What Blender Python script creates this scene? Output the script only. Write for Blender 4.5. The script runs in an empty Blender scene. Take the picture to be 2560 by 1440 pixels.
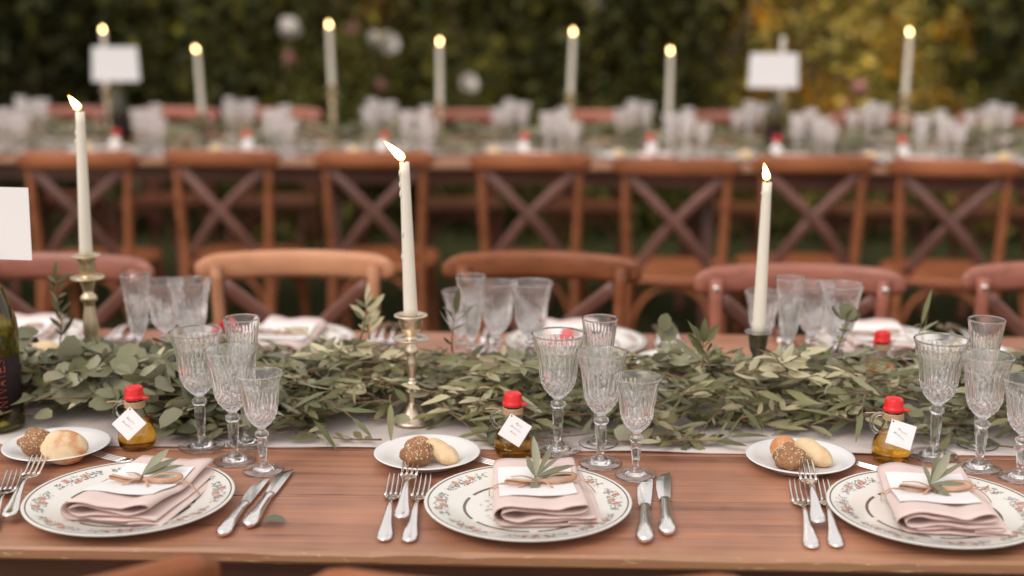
import bpy, math, random
import numpy as np
from mathutils import Vector, Matrix, Euler

R = math.radians
PI = math.pi
rnd = random.Random(11)
nrs = np.random.RandomState(5)
scn = bpy.context.scene
COL = scn.collection

# ------------------------------------------------------------------ camera, sky, sun, exposure
FPX, PITCH, YAW, CAMZ = 3250.0, R(12.2), R(2.1), 1.396
cam_d = bpy.data.cameras.new('camera')
cam = bpy.data.objects.new('camera', cam_d)
COL.objects.link(cam)
cam.location = (0, 0, CAMZ)
cam.rotation_euler = (PI / 2 - PITCH, 0, YAW)
cam_d.sensor_width = 36.0
cam_d.lens = FPX / 2560 * 36.0
cam_d.clip_start = 0.05
cam_d.clip_end = 400
cam_d.dof.use_dof = True
cam_d.dof.focus_distance = 1.79
cam_d.dof.aperture_fstop = 1.8
scn.camera = cam

SUN_EL, SUN_AZ = R(48), R(215)          # azimuth clockwise from +Y
world = bpy.data.worlds.new('World')
scn.world = world
world.use_nodes = True
wn = world.node_tree
for n in list(wn.nodes):
    wn.nodes.remove(n)
sky = wn.nodes.new('ShaderNodeTexSky')
sky.sky_type = 'NISHITA'
sky.sun_disc = False
sky.sun_elevation = SUN_EL
sky.sun_rotation = SUN_AZ
sky.air_density = 1.0
sky.dust_density = 3.0
hs = wn.nodes.new('ShaderNodeHueSaturation')      # a grey, overcast sky
hs.inputs['Saturation'].default_value = 0.12
tint = wn.nodes.new('ShaderNodeMix'); tint.data_type = 'RGBA'; tint.blend_type = 'MULTIPLY'
tint.inputs[0].default_value = 1.0
tint.inputs[7].default_value = (1.0, 0.935, 0.91, 1)
veil = wn.nodes.new('ShaderNodeMix'); veil.data_type = 'RGBA'      # even cloud cover over the clear sky
veil.inputs[0].default_value = 0.65
veil.inputs[7].default_value = (4.9, 4.65, 4.55, 1)
bg = wn.nodes.new('ShaderNodeBackground')
bg.inputs['Strength'].default_value = 0.15
wo = wn.nodes.new('ShaderNodeOutputWorld')
wn.links.new(sky.outputs[0], hs.inputs['Color'])
wn.links.new(hs.outputs[0], tint.inputs[6])
wn.links.new(tint.outputs[2], veil.inputs[6])
wn.links.new(veil.outputs[2], bg.inputs['Color'])
wn.links.new(bg.outputs[0], wo.inputs[0])

sun_d = bpy.data.lights.new('sun', 'SUN')
sun_d.energy = 0.7
sun_d.angle = R(35)
sun_d.color = (1.0, 0.93, 0.85)
sun = bpy.data.objects.new('sun', sun_d)
COL.objects.link(sun)
sdir = Vector((math.sin(SUN_AZ) * math.cos(SUN_EL), math.cos(SUN_AZ) * math.cos(SUN_EL), math.sin(SUN_EL)))
sun.rotation_euler = (-sdir).to_track_quat('-Z', 'Y').to_euler()
sun.location = (-3, -4, 6)

scn.view_settings.view_transform = 'Standard'
scn.view_settings.look = 'None'
scn.view_settings.exposure = 0.6
scn.view_settings.gamma = 1.0
scn.view_settings.use_curve_mapping = False
scn.render.engine = 'CYCLES'
cy = scn.cycles
cy.use_denoising = True
cy.max_bounces = 16
cy.transmission_bounces = 16
cy.transparent_max_bounces = 16
cy.glossy_bounces = 6
cy.diffuse_bounces = 4
cy.sample_clamp_indirect = 8.0
cy.blur_glossy = 0.3

# ------------------------------------------------------------------ pixel of the photograph (2560 wide) -> point in the place
CM = Euler(cam.rotation_euler).to_matrix()
C0 = Vector((0, 0, CAMZ))


def ray(px, py):
    return CM @ Vector((px - 1280.0, 720.0 - py, -FPX))


def at(px, py, z):
    d = ray(px, py)
    return C0 + d * ((z - CAMZ) / d.z)


def aty(px, py, y):
    d = ray(px, py)
    return C0 + d * (y / d.y)


# ------------------------------------------------------------------ node materials
MATS = {}


class NT:
    def __init__(self, name):
        self.m = bpy.data.materials.new(name)
        self.m.use_nodes = True
        self.t = self.m.node_tree
        self.n = self.t.nodes
        self.l = self.t.links
        self.b = next(x for x in self.n if x.type == 'BSDF_PRINCIPLED')
        self.out = next(x for x in self.n if x.type == 'OUTPUT_MATERIAL')
        MATS[name] = self.m

    def add(self, kind, **kw):
        x = self.n.new('ShaderNode' + kind)
        for k, v in kw.items():
            if k in x.inputs:
                x.inputs[k].default_value = v
            else:
                setattr(x, k, v)
        return x

    def link(self, a, b):
        self.l.new(a, b)

    def mix(self, fac, a, b, blend='MIX'):
        x = self.add('Mix', data_type='RGBA', blend_type=blend)
        for i, v in ((0, fac), (6, a), (7, b)):
            if hasattr(v, 'is_linked') or hasattr(v, 'links'):
                self.link(v, x.inputs[i])
            else:
                x.inputs[i].default_value = v if i == 0 else (*v, 1)[:4]
        return x.outputs[2]

    def math(self, op, a, b=0.0, c=0.0):
        x = self.add('Math', operation=op)
        for i, v in enumerate((a, b, c)):
            if hasattr(v, 'links'):
                self.link(v, x.inputs[i])
            else:
                x.inputs[i].default_value = v
        return x.outputs[0]

    def ramp(self, fac, stops):
        x = self.add('ValToRGB')
        e = x.color_ramp.elements
        while len(e) < len(stops):
            e.new(0.5)
        for k, (p, c) in enumerate(stops):
            e[k].position = p
            e[k].color = (*c, 1)[:4] if not isinstance(c, float) else (c, c, c, 1)
        self.link(fac, x.inputs[0])
        return x.outputs[0]

    def noise(self, scale, detail=3, rough=0.55, vec=None, dist=0.0):
        x = self.add('TexNoise', Scale=scale, Detail=detail, Roughness=rough, Distortion=dist)
        if vec is not None:
            self.link(vec, x.inputs['Vector'])
        return x.outputs['Fac']

    def coords(self, sc=(1, 1, 1), kind='Object', loc=None):
        tc = self.add('TexCoord')
        mp = self.add('Mapping')
        mp.inputs['Scale'].default_value = sc
        self.link(tc.outputs[kind], mp.inputs['Vector'])
        return mp.outputs[0], mp

    def rand(self):
        return self.add('ObjectInfo').outputs['Random']

    def bump(self, h, strength, dist):
        x = self.add('Bump', Strength=strength, Distance=dist)
        self.link(h, x.inputs['Height'])
        self.link(x.outputs[0], self.b.inputs['Normal'])

    def base(self, v):
        if hasattr(v, 'links'):
            self.link(v, self.b.inputs['Base Color'])
        else:
            self.b.inputs['Base Color'].default_value = (*v, 1)

    def set(self, **kw):
        for k, v in kw.items():
            k = k.replace('_', ' ')
            if hasattr(v, 'links'):
                self.link(v, self.b.inputs[k])
            else:
                self.b.inputs[k].default_value = v


def mat_plain(name, col, rough=0.5, var=0.12, scale=30, metal=0.0, bump=0.0, bdist=0.001, spec=0.5, coat=0.0, sss=0.0):
    t = NT(name)
    v, _ = t.coords()
    n = t.noise(scale, 3, 0.6, v)
    t.base(t.mix(n, [c * (1 - var) for c in col], [min(1, c * (1 + var)) for c in col]))
    t.set(Roughness=rough, Metallic=metal, Specular_IOR_Level=spec, Coat_Weight=coat)
    if sss:
        t.set(Subsurface_Weight=sss, Subsurface_Radius=(0.02, 0.012, 0.008), Subsurface_Scale=0.5)
    if bump:
        t.bump(n, bump, bdist)
    return t.m


def mat_wood(name, dark, light, rough, grain_axis=0, gsc=1.0, var=0.25, knots=False, wear=None, bump=0.25, coat=0.0, spec=0.5):
    t = NT(name)
    sc = [38 * gsc, 38 * gsc, 38 * gsc]
    sc[grain_axis] = 1.7 * gsc
    v, mp = t.coords(sc)
    rn = t.rand()
    off = t.add('CombineXYZ')
    for i in range(3):
        t.link(t.math('MULTIPLY', rn, 37.0 + 11 * i), off.inputs[i])
    t.link(off.outputs[0], mp.inputs['Location'])
    g1 = t.noise(1.0, 5, 0.62, v, 0.6)
    sc2 = [150 * gsc] * 3
    sc2[grain_axis] = 4.0 * gsc
    v2, _ = t.coords(sc2)
    g2 = t.noise(1.0, 3, 0.6, v2)
    v3, _ = t.coords((3.2, 3.2, 3.2))
    blotch = t.noise(1.4, 3, 0.6, v3)
    k = t.math('ADD', t.math('MULTIPLY', g1, 0.75), t.math('SUBTRACT', t.math('MULTIPLY', g2, 0.48), 0.07))
    k = t.math('ADD', k, t.math('MULTIPLY', t.math('SUBTRACT', blotch, 0.5), 0.85))
    col = t.ramp(k, [(0.28, dark), (0.46, [(a + b) / 2 for a, b in zip(dark, light)]), (0.8, light)])
    if var:
        f = t.math('ADD', t.math('MULTIPLY', rn, var), 1 - var / 2)
        g = t.add('CombineColor')
        for i in range(3):
            t.link(f, g.inputs[i])
        col = t.mix(1.0, col, g.outputs[0], 'MULTIPLY')
    if knots:
        vk, _ = t.coords((2.1, 6.3, 6.3))
        vo = t.add('TexVoronoi', Scale=1.0)
        t.link(vk, vo.inputs['Vector'])
        kk = t.ramp(vo.outputs['Distance'], [(0.04, (1, 1, 1)), (0.12, (0, 0, 0))])
        col = t.mix(kk, col, [c * 0.25 for c in dark])
    if wear is not None:       # pale worn arris along the edge facing -Y
        tc = t.add('TexCoord')
        sep = t.add('SeparateXYZ')
        t.link(tc.outputs['Object'], sep.inputs[0])
        vw, _ = t.coords((3.0, 40, 40))
        nw = t.noise(2.2, 5, 0.7, vw)
        d = t.math('SUBTRACT', sep.outputs[1], wear)
        d = t.math('SUBTRACT', d, t.math('MULTIPLY', t.math('SUBTRACT', nw, 0.5), 0.05))
        m = t.ramp(t.math('MULTIPLY', d, 25.0), [(0.1, (1, 1, 1)), (0.75, (0, 0, 0))])
        col = t.mix(t.math('MULTIPLY', t.math('MULTIPLY', m, 0.9), t.ramp(nw, [(0.35, (0, 0, 0)), (0.6, (1, 1, 1))])), col, (0.36, 0.20, 0.10))
        vw2, _ = t.coords((9.0, 60, 60))
        chips = t.ramp(t.noise(3.0, 4, 0.7, vw2), [(0.60, (0, 0, 0)), (0.66, (1, 1, 1))])
        m2 = t.ramp(t.math('MULTIPLY', d, 60.0), [(0.0, (1, 1, 1)), (0.35, (0, 0, 0))])
        col = t.mix(t.math('MULTIPLY', chips, m2), col, (0.62, 0.45, 0.27))
    t.base(col)
    t.set(Roughness=t.math('ADD', t.math('MULTIPLY', g1, 0.25), rough - 0.12), Coat_Weight=coat, Coat_Roughness=0.3, Specular_IOR_Level=spec)
    t.bump(k, bump, 0.002)
    return t.m


def mat_leaf(name, under=(0.5, 0.5, 0.5), rough=0.5, transl=0.25, spec=0.3):
    """Leaf colour from the colour attribute, pale underside, a little light passing through."""
    t = NT(name)
    at_ = t.add('Attribute', attribute_name='leaf_color')
    geo = t.add('NewGeometry')
    v, _ = t.coords((60, 60, 60))
    n = t.noise(1.0, 2, 0.5, v)
    rn = t.rand()
    f = t.math('ADD', t.math('ADD', t.math('MULTIPLY', n, 0.35), 0.7), t.math('MULTIPLY', rn, 0.25))
    g = t.add('CombineColor')
    for i in range(3):
        t.link(f, g.inputs[i])
    col = t.mix(1.0, at_.outputs['Color'], g.outputs[0], 'MULTIPLY')
    back = t.mix(0.55, col, under)
    t.link(geo.outputs['Backfacing'], t.add('Math').inputs[0])
    col = t.mix(geo.outputs['Backfacing'], col, back)
    t.base(col)
    t.set(Roughness=rough, Specular_IOR_Level=spec)
    tr = t.add('BsdfTranslucent')
    t.link(col, tr.inputs['Color'])
    ms = t.add('MixShader')
    ms.inputs[0].default_value = transl
    t.link(t.b.outputs[0], ms.inputs[1])
    t.link(tr.outputs[0], ms.inputs[2])
    t.link(ms.outputs[0], t.out.inputs['Surface'])
    return t.m


def mat_glass(name, col=(1, 1, 1), rough=0.0, ior=1.5, tw=1.0):
    t = NT(name)
    t.base(col)
    t.set(Roughness=rough, IOR=ior, Transmission_Weight=tw)
    v, _ = t.coords((90, 90, 90))
    t.bump(t.noise(1.0, 2, 0.5, v), 0.05, 0.0006)
    return t.m


def mat_emit(name, stops, strength):
    t = NT(name)
    tc = t.add('TexCoord')
    sep = t.add('SeparateXYZ')
    t.link(tc.outputs['Generated'], sep.inputs[0])
    c = t.ramp(sep.outputs[2], stops)
    em = t.add('Emission')
    em.inputs['Strength'].default_value = strength
    t.link(c, em.inputs['Color'])
    t.link(em.outputs[0], t.out.inputs['Surface'])
    return t.m


M_TABLE = mat_wood('table_wood', (0.125, 0.046, 0.026), (0.47, 0.215, 0.125), 0.42, 0, 1.0, 0.22, knots=True)
M_TABLE_F = mat_wood('table_wood_worn_edge', (0.125, 0.046, 0.026), (0.47, 0.215, 0.125), 0.42, 0, 1.0, 0.1, knots=True, wear=-0.09)
M_FRAME = mat_wood('table_frame_wood', (0.07, 0.03, 0.02), (0.16, 0.07, 0.04), 0.5)
M_CHAIR = mat_wood('chair_wood', (0.17, 0.054, 0.022), (0.39, 0.135, 0.058), 0.40, 0, 0.6, 0.35, bump=0.2, spec=0.25)
M_HONEY = mat_wood('honey_chair_wood', (0.36, 0.155, 0.080), (0.64, 0.31, 0.17), 0.38, 0, 0.6, 0.2, bump=0.2, spec=0.35)
M_CHAIR2 = mat_wood('chair_wood_rosy', (0.21, 0.074, 0.047), (0.44, 0.160, 0.108), 0.38, 0, 0.6, 0.3, bump=0.2)
M_SLAT = mat_wood('chair_slat_wood', (0.10, 0.040, 0.028), (0.20, 0.085, 0.062), 0.42, 0, 0.6, 0.4, bump=0.2)
M_GLASS = mat_glass('crystal_glass', (1, 1, 1), 0.0, 1.54, 0.98)
M_GLASS_SKYLIT = mat_glass('skylit_crystal_glass', (1, 0.965, 0.945), 0.02, 1.54, 0.74)  # same crystal for the far table, sky-lit whiteness put in as diffuse colour
M_CLEAR = mat_glass('bottle_glass', (0.97, 0.98, 0.95))
M_OIL = mat_glass('olive_oil', (1.0, 0.54, 0.055), 0.0, 1.47)
M_GREEN = mat_glass('green_bottle_glass', (0.36, 0.33, 0.035), 0.0, 1.5)
M_WHITE = mat_plain('white_porcelain', (0.78, 0.77, 0.76), 0.18, 0.02, 40, spec=0.5)
M_CREAM = mat_plain('cream_porcelain', (0.73, 0.71, 0.655), 0.16, 0.025, 40, spec=0.5)
M_BAND = mat_plain('grey_gilt_band', (0.17, 0.125, 0.095), 0.25, 0.4, 120, metal=0.55)
M_ROSE = mat_plain('pink_print', (0.64, 0.32, 0.27), 0.25, 0.45, 300)
M_INK = mat_plain('blue_green_print', (0.20, 0.23, 0.21), 0.25, 0.45, 300)
M_GILT = mat_plain('gilt_print', (0.45, 0.27, 0.12), 0.25, 0.3, 300, metal=0.6)
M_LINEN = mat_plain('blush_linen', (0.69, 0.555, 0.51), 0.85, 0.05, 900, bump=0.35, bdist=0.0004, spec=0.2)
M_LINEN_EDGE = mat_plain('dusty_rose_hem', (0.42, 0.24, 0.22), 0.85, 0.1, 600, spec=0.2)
M_RUNNER = mat_plain('runner_cloth', (0.66, 0.585, 0.55), 0.9, 0.05, 700, bump=0.35, bdist=0.0004, spec=0.2)
M_PAPER = mat_plain('white_paper', (0.80, 0.78, 0.77), 0.7, 0.015, 200, spec=0.3)
M_PEN = mat_plain('grey_ink', (0.30, 0.29, 0.31), 0.6, 0.1, 200)
M_RAFFIA = mat_wood('raffia', (0.36, 0.19, 0.11), (0.62, 0.38, 0.25), 0.6, 0, 3.0, 0.2, bump=0.3)
M_SILVER = mat_plain('polished_silver', (0.88, 0.85, 0.83), 0.16, 0.06, 60, metal=1.0)
M_PEWTER = mat_plain('pewter', (0.66, 0.55, 0.42), 0.30, 0.22, 45, metal=1.0, bump=0.05)
M_BRASS = mat_plain('pale_brass', (0.66, 0.54, 0.36), 0.36, 0.2, 45, metal=1.0, bump=0.05)
M_DARKP = mat_plain('dark_pewter', (0.33, 0.30, 0.26), 0.32, 0.25, 45, metal=1.0, bump=0.05)
M_WAX = mat_plain('ivory_wax', (0.78, 0.73, 0.62), 0.45, 0.03, 30, sss=0.25, spec=0.35)
M_WICK = mat_plain('burnt_wick', (0.02, 0.015, 0.01), 0.9)
M_FLAME = mat_emit('candle_flame', [(0.0, (0.16, 0.06, 0.02)), (0.16, (0.8, 0.42, 0.12)), (0.34, (1.0, 0.78, 0.40)), (0.66, (1.0, 0.66, 0.27)), (0.86, (0.6, 0.22, 0.045)), (1.0, (0.32, 0.085, 0.012))], 17.0)
M_RED = mat_plain('red_plastic', (0.72, 0.012, 0.014), 0.32, 0.08, 20, spec=0.5)
M_CORK = mat_plain('raffia_twine', (0.50, 0.34, 0.20), 0.8, 0.25, 400, bump=0.5)
M_CRUST = mat_plain('seeded_crust', (0.33, 0.16, 0.075), 0.75, 0.45, 160, bump=1.0, bdist=0.004)
M_SEED = mat_plain('pale_seed', (0.66, 0.54, 0.36), 0.6, 0.25, 50)


def mat_bun(name, pale, toast, lo, hi, sc):
    t = NT(name)
    v, _ = t.coords((sc, sc, sc))
    n = t.noise(1.0, 2, 0.5, v)
    v3, _ = t.coords((130, 130, 130))
    fl_ = t.ramp(t.noise(1.0, 4, 0.7, v3), [(0.5, (0, 0, 0)), (0.7, (1, 1, 1))])
    c0_ = t.mix(t.ramp(n, [(lo, (0, 0, 0)), (hi, (1, 1, 1))]), pale, toast)
    t.base(t.mix(t.math('MULTIPLY', fl_, 0.45), c0_, (0.80, 0.70, 0.54)))
    t.set(Roughness=0.6, Subsurface_Weight=0.1, Subsurface_Radius=(0.01, 0.006, 0.004))
    v2, _ = t.coords((300, 300, 300))
    t.bump(t.noise(0.35, 5, 0.75, v2), 0.7, 0.003)
    return t.m


M_BUN = mat_bun('toasted_white_bun', (0.74, 0.56, 0.34), (0.56, 0.21, 0.06), 0.46, 0.62, 34)
M_PALE = mat_bun('pale_bun', (0.72, 0.54, 0.32), (0.60, 0.36, 0.16), 0.5, 0.72, 36)
M_ORANGE = mat_bun('orange_crust_bun', (0.62, 0.26, 0.09), (0.48, 0.15, 0.04), 0.4, 0.7, 40)
M_LEAF = mat_leaf('garland_leaf', (0.40, 0.38, 0.26), 0.40, 0.08, 0.45)
M_HEDGE = mat_leaf('shrub_leaf', (0.12, 0.13, 0.06), 0.8, 0.3, 0.08)
M_TWIG = mat_plain('twig_bark', (0.20, 0.12, 0.065), 0.8, 0.3, 60)
M_BARK = mat_plain('grey_bark', (0.20, 0.145, 0.10), 0.9, 0.4, 9, bump=0.8, bdist=0.02)
M_PETAL = mat_plain('rose_petal', (0.72, 0.66, 0.60), 0.6, 0.1, 20)
M_PETALP = mat_plain('pink_rose_petal', (0.55, 0.25, 0.22), 0.6, 0.15, 20)
M_LABEL = mat_plain('dark_label', (0.022, 0.014, 0.014), 0.8, 0.2, 60, spec=0.15)
M_LETTER = mat_plain('red_lettering', (0.42, 0.07, 0.04), 0.5, 0.1, 60)
M_SCREW = mat_plain('steel_screw', (0.75, 0.72, 0.68), 0.28, 0.05, 60, metal=1.0)


def mat_ground():
    t = NT('lawn_soil')
    v, _ = t.coords((1, 1, 1))
    a = t.noise(0.9, 4, 0.6, v)
    b = t.noise(22, 3, 0.6, v)
    c = t.mix(a, (0.024, 0.027, 0.010), (0.060, 0.066, 0.024))
    t.base(t.mix(t.math('MULTIPLY', b, 0.5), c, (0.055, 0.042, 0.022)))
    t.set(Roughness=0.95, Specular_IOR_Level=0.1)
    t.bump(b, 0.5, 0.02)
    return t.m


M_GROUND = mat_ground()


# ------------------------------------------------------------------ mesh helpers
class MB:
    """Collects shapes; build() links them as ONE mesh object."""

    def __init__(self):
        self.v, self.f, self.m, self.s = [], [], [], []

    def add(self, vs, fs, mi=0, smooth=True):
        o = len(self.v)
        self.v += [tuple(p) for p in vs]
        for f in fs:
            self.f.append([o + i for i in f])
            self.m.append(mi)
            self.s.append(smooth)
        return self

    def lathe(self, prof, n=32, mi=0, smooth=True, rfun=None, close=False, c=(0, 0, 0)):
        vs, fs, rows = [], [], []
        for i, (r, z) in enumerate(prof):
            if r < 1e-7:
                rows.append([len(vs)])
                vs.append((c[0], c[1], c[2] + z))
                continue
            row = []
            for k in range(n):
                a = 2 * PI * k / n
                rr = r + (rfun(a, z, i) if rfun else 0.0)
                row.append(len(vs))
                vs.append((c[0] + rr * math.cos(a), c[1] + rr * math.sin(a), c[2] + z))
            rows.append(row)
        for A, B in zip(rows, rows[1:]):
            if len(A) == 1 and len(B) == 1:
                continue
            for k in range(n):
                k2 = (k + 1) % n
                if len(A) == 1:
                    fs.append((A[0], B[k2], B[k]))
                elif len(B) == 1:
                    fs.append((A[k], A[k2], B[0]))
                else:
                    fs.append((A[k], A[k2], B[k2], B[k]))
        return self.add(vs, fs, mi, smooth)

    def tube(self, path, rad, n=8, mi=0, caps=True, flat=1.0, up=Vector((0, 0, 1)), smooth=True):
        """Round (or, with flat<1, oval / strip) tube along a path; rad a number or a list."""
        P = [Vector(p) for p in path]
        rads = rad if isinstance(rad, (list, tuple)) else [rad] * len(P)
        vs, fs = [], []
        side0 = None
        for i, p in enumerate(P):
            d = (P[min(i + 1, len(P) - 1)] - P[max(i - 1, 0)]).normalized()
            if side0 is None:
                s = d.cross(up)
                if s.length < 1e-3:
                    s = d.cross(Vector((0, 1, 0)))
            else:
                s = side0 - d * side0.dot(d)
                if s.length < 1e-4:
                    s = d.cross(up)
            s.normalize()
            side0 = s
            u = s.cross(d).normalized()
            for k in range(n):
                a = 2 * PI * k / n + PI / n
                vs.append(p + s * (math.cos(a) * rads[i]) + u * (math.sin(a) * rads[i] * flat))
        for i in range(len(P) - 1):
            for k in range(n):
                k2 = (k + 1) % n
                fs.append((i * n + k2, i * n + k, (i + 1) * n + k, (i + 1) * n + k2))
        if caps:
            fs.append(tuple(range(n)))
            fs.append(tuple((len(P) - 1) * n + k for k in range(n - 1, -1, -1)))
        return self.add(vs, fs, mi, smooth)

    def box(self, c, size, mi=0, bevel=0.0, rot=None):
        x, y, z = (s / 2 for s in size)
        if bevel <= 0:
            vs = [Vector((sx * x, sy * y, sz * z)) for sx in (-1, 1) for sy in (-1, 1) for sz in (-1, 1)]
            fs = [(0, 1, 3, 2), (4, 6, 7, 5), (0, 4, 5, 1), (2, 3, 7, 6), (0, 2, 6, 4), (1, 5, 7, 3)]
        else:
            b = bevel
            ring = lambda dx, dy: [(-x + dx, -y + dy + b), (-x + dx + b, -y + dy), (x - dx - b, -y + dy), (x - dx, -y + dy + b), (x - dx, y - dy - b), (x - dx - b, y - dy), (-x + dx + b, y - dy), (-x + dx, y - dy - b)]
            vs = []
            for zz, ins in ((-z, b), (-z + b, 0), (z - b, 0), (z, b)):
                vs += [Vector((px, py, zz)) for px, py in ring(ins, ins)]
            fs = [tuple(range(7, -1, -1)), tuple(24 + k for k in range(8))]
            for r in range(3):
                for k in range(8):
                    k2 = (k + 1) % 8
                    fs.append((r * 8 + k, r * 8 + k2, r * 8 + 8 + k2, r * 8 + 8 + k))
        M = rot or Matrix.Identity(3)
        return self.add([M @ p + Vector(c) for p in vs], fs, mi, False)

    def blob(self, c, rad, n=16, m=10, fn=None, mi=0):
        vs, fs = [], []
        for i in range(m + 1):
            ph = PI * i / m
            for k in range(n):
                a = 2 * PI * k / n
                d = Vector((math.sin(ph) * math.cos(a), math.sin(ph) * math.sin(a), math.cos(ph)))
                s = fn(d) if fn else 1.0
                vs.append(Vector(c) + Vector((d.x * rad[0], d.y * rad[1], d.z * rad[2])) * s)
        for i in range(m):
            for k in range(n):
                k2 = (k + 1) % n
                fs.append((i * n + k, (i + 1) * n + k, (i + 1) * n + k2, i * n + k2))
        return self.add(vs, fs, mi, True)

    def mesh(self, name, mats):
        me = bpy.data.meshes.new(name)
        me.from_pydata(self.v, [], self.f)
        for m in (mats if isinstance(mats, (list, tuple)) else [mats]):
            me.materials.append(m)
        me.polygons.foreach_set('material_index', self.m)
        me.polygons.foreach_set('use_smooth', self.s)
        me.update()
        return me

    def build(self, name, mats, parent=None):
        return put(name, self.mesh(name, mats), parent)


def put(name, me, parent=None, loc=None, rot=None):
    o = bpy.data.objects.new(name, me)
    COL.objects.link(o)
    if parent is not None:
        o.parent = parent
    if loc is not None:
        o.location = loc
    if rot is not None:
        o.rotation_euler = rot
    return o


def tag(o, label, cat, group=None, kind=None):
    o['label'] = label
    o['category'] = cat
    if group:
        o['group'] = group
    if kind:
        o['kind'] = kind
    return o


def thing(name, label, cat, loc=(0, 0, 0), rot=(0, 0, 0), group=None):
    o = bpy.data.objects.new(name, None)
    COL.objects.link(o)
    o.empty_display_size = 0.05
    o.location = loc
    o.rotation_euler = rot
    return tag(o, label, cat, group)


KIDS = {}


def copy_tree(src, label, loc, rot=(0, 0, 0), group=None, scale=None):
    """A copy of a thing with copies of its parts and their sub-parts (mesh data shared)."""
    def cp(o, par):
        c = o.copy()
        COL.objects.link(c)
        c.parent = par
        for ch in o.children:
            cp(ch, c)
        return c
    r = cp(src, None)
    r.location = loc
    r.rotation_euler = rot
    r['label'] = label
    if group:
        r['group'] = group
    if scale:
        r.scale = (scale,) * 3
    return r


class Maker:
    """First call moves the prototype itself into place, later calls copy it."""

    def __init__(self, build):
        self.build, self.proto = build, None

    def __call__(self, label, loc, rot=(0, 0, 0), group=None, scale=None):
        if self.proto is None:
            self.proto = o = self.build()
            o.location, o.rotation_euler = loc, rot
            o['label'] = label
            if group:
                o['group'] = group
            if scale:
                o.scale = (scale,) * 3
            return o
        return copy_tree(self.proto, label, loc, rot, group, scale)


def cat_rom(pts, n):
    P = [Vector(p) for p in pts]
    P = [P[0] * 2 - P[1]] + P + [P[-1] * 2 - P[-2]]
    out = []
    for i in range(1, len(P) - 2):
        for k in range(n):
            t = k / n
            a, b, c, d = P[i - 1], P[i], P[i + 1], P[i + 2]
            out.append(0.5 * ((2 * b) + (c - a) * t + (2 * a - 5 * b + 4 * c - d) * t * t + (3 * b - a - 3 * c + d) * t ** 3))
    out.append(P[-2])
    return out


def fnoise(*ks):
    """A cheap smooth random function of one number."""
    ph = [rnd.uniform(0, 6.28) for _ in range(4)]
    fr = [rnd.uniform(0.8, 1.3) * k for k in (1, 2.3, 5.1, 11.7)]
    return lambda x: sum(math.sin(x * f + p) / (1 + i) for i, (f, p) in enumerate(zip(fr, ph))) / 2.0


# leaf templates: base, three rows of three, tip -> 12 triangles
LEAF_F = np.array([(0, 2, 1), (0, 3, 2), (1, 2, 5), (1, 5, 4), (2, 3, 6), (2, 6, 5), (4, 5, 8), (4, 8, 7), (5, 6, 9), (5, 9, 8), (7, 8, 10), (8, 9, 10)])


def leaf_verts(length, width, shape, bend, fold):
    rows = {'olive': ((0.2, 0.62), (0.5, 1.0), (0.8, 0.62)), 'round': ((0.16, 0.72), (0.48, 1.0), (0.82, 0.74)), 'willow': ((0.2, 0.75), (0.5, 1.0), (0.8, 0.6))}[shape]
    vs = [(0, 0, 0)]
    for t, w in rows:
        z = -bend * t * t * length
        h = width * w / 2
        vs += [(-h, t * length, z + fold * h), (0, t * length, z), (h, t * length, z + fold * h)]
    vs.append((0, length, -bend * length))
    return np.array(vs, dtype=np.float64)


def np_mesh(name, verts, tris, cols, mat, smooth=True):
    me = bpy.data.meshes.new(name)
    nv, nt = len(verts), len(tris)
    me.vertices.add(nv)
    me.vertices.foreach_set('co', np.ascontiguousarray(verts, dtype=np.float32).ravel())
    me.loops.add(nt * 3)
    me.loops.foreach_set('vertex_index', np.ascontiguousarray(tris, dtype=np.int32).ravel())
    me.polygons.add(nt)
    me.polygons.foreach_set('loop_start', np.arange(0, nt * 3, 3, dtype=np.int32))
    me.polygons.foreach_set('use_smooth', np.full(nt, smooth))
    me.update(calc_edges=True)
    if cols is not None:
        a = me.attributes.new('leaf_color', 'FLOAT_COLOR', 'POINT')
        c = np.ones((nv, 4), dtype=np.float32)
        c[:, :3] = cols
        a.data.foreach_set('color', c.ravel())
    me.materials.append(mat)
    return me


def leaves_mesh(name, items, mat):
    """items: list of (template verts 11x3, 4x4 matrix as np, colour)."""
    V = np.concatenate([t @ M[:3, :3].T + M[:3, 3] for t, M, c in items])
    T = np.concatenate([LEAF_F + 11 * i for i in range(len(items))])
    K = np.repeat(np.array([c for _, _, c in items]), 11, axis=0)
    return np_mesh(name, V, T, K, mat)


def frame_mat(pos, fwd, nrm):
    """Matrix whose +Y runs along fwd, +Z close to nrm."""
    y = Vector(fwd).normalized()
    x = y.cross(Vector(nrm))
    if x.length < 1e-4:
        x = y.cross(Vector((0.3, 0.9, 0.1)))
    x.normalize()
    z = x.cross(y)
    M = np.eye(4)
    M[:3, 0], M[:3, 1], M[:3, 2], M[:3, 3] = x, y, z, pos
    return M


# ------------------------------------------------------------------ the setting: lawn and grass
TZ = 0.76                                  # near table top
FZ = 0.815                                  # far table top (the lawn rises a little)


def lawn_z(y):
    return 0.04 * min(1.0, max(0.0, (y - 2.6) / 2.0))


g = MB()
xs = [-60, -20, -8, -4, -2, 0, 2, 4, 8, 20, 60]
ys = [-60, -20, -5, 0, 1, 2, 2.6, 3.1, 3.6, 4.1, 4.6, 6, 8, 12, 20, 60]
g.add([(x, y, lawn_z(y)) for y in ys for x in xs],
      [(j * 11 + i, j * 11 + i + 1, (j + 1) * 11 + i + 1, (j + 1) * 11 + i) for j in range(len(ys) - 1) for i in range(10)])
o = g.build('ground', M_GROUND)
o['kind'] = 'structure'
o['label'] = 'dim green lawn under the tables and chairs'

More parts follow.
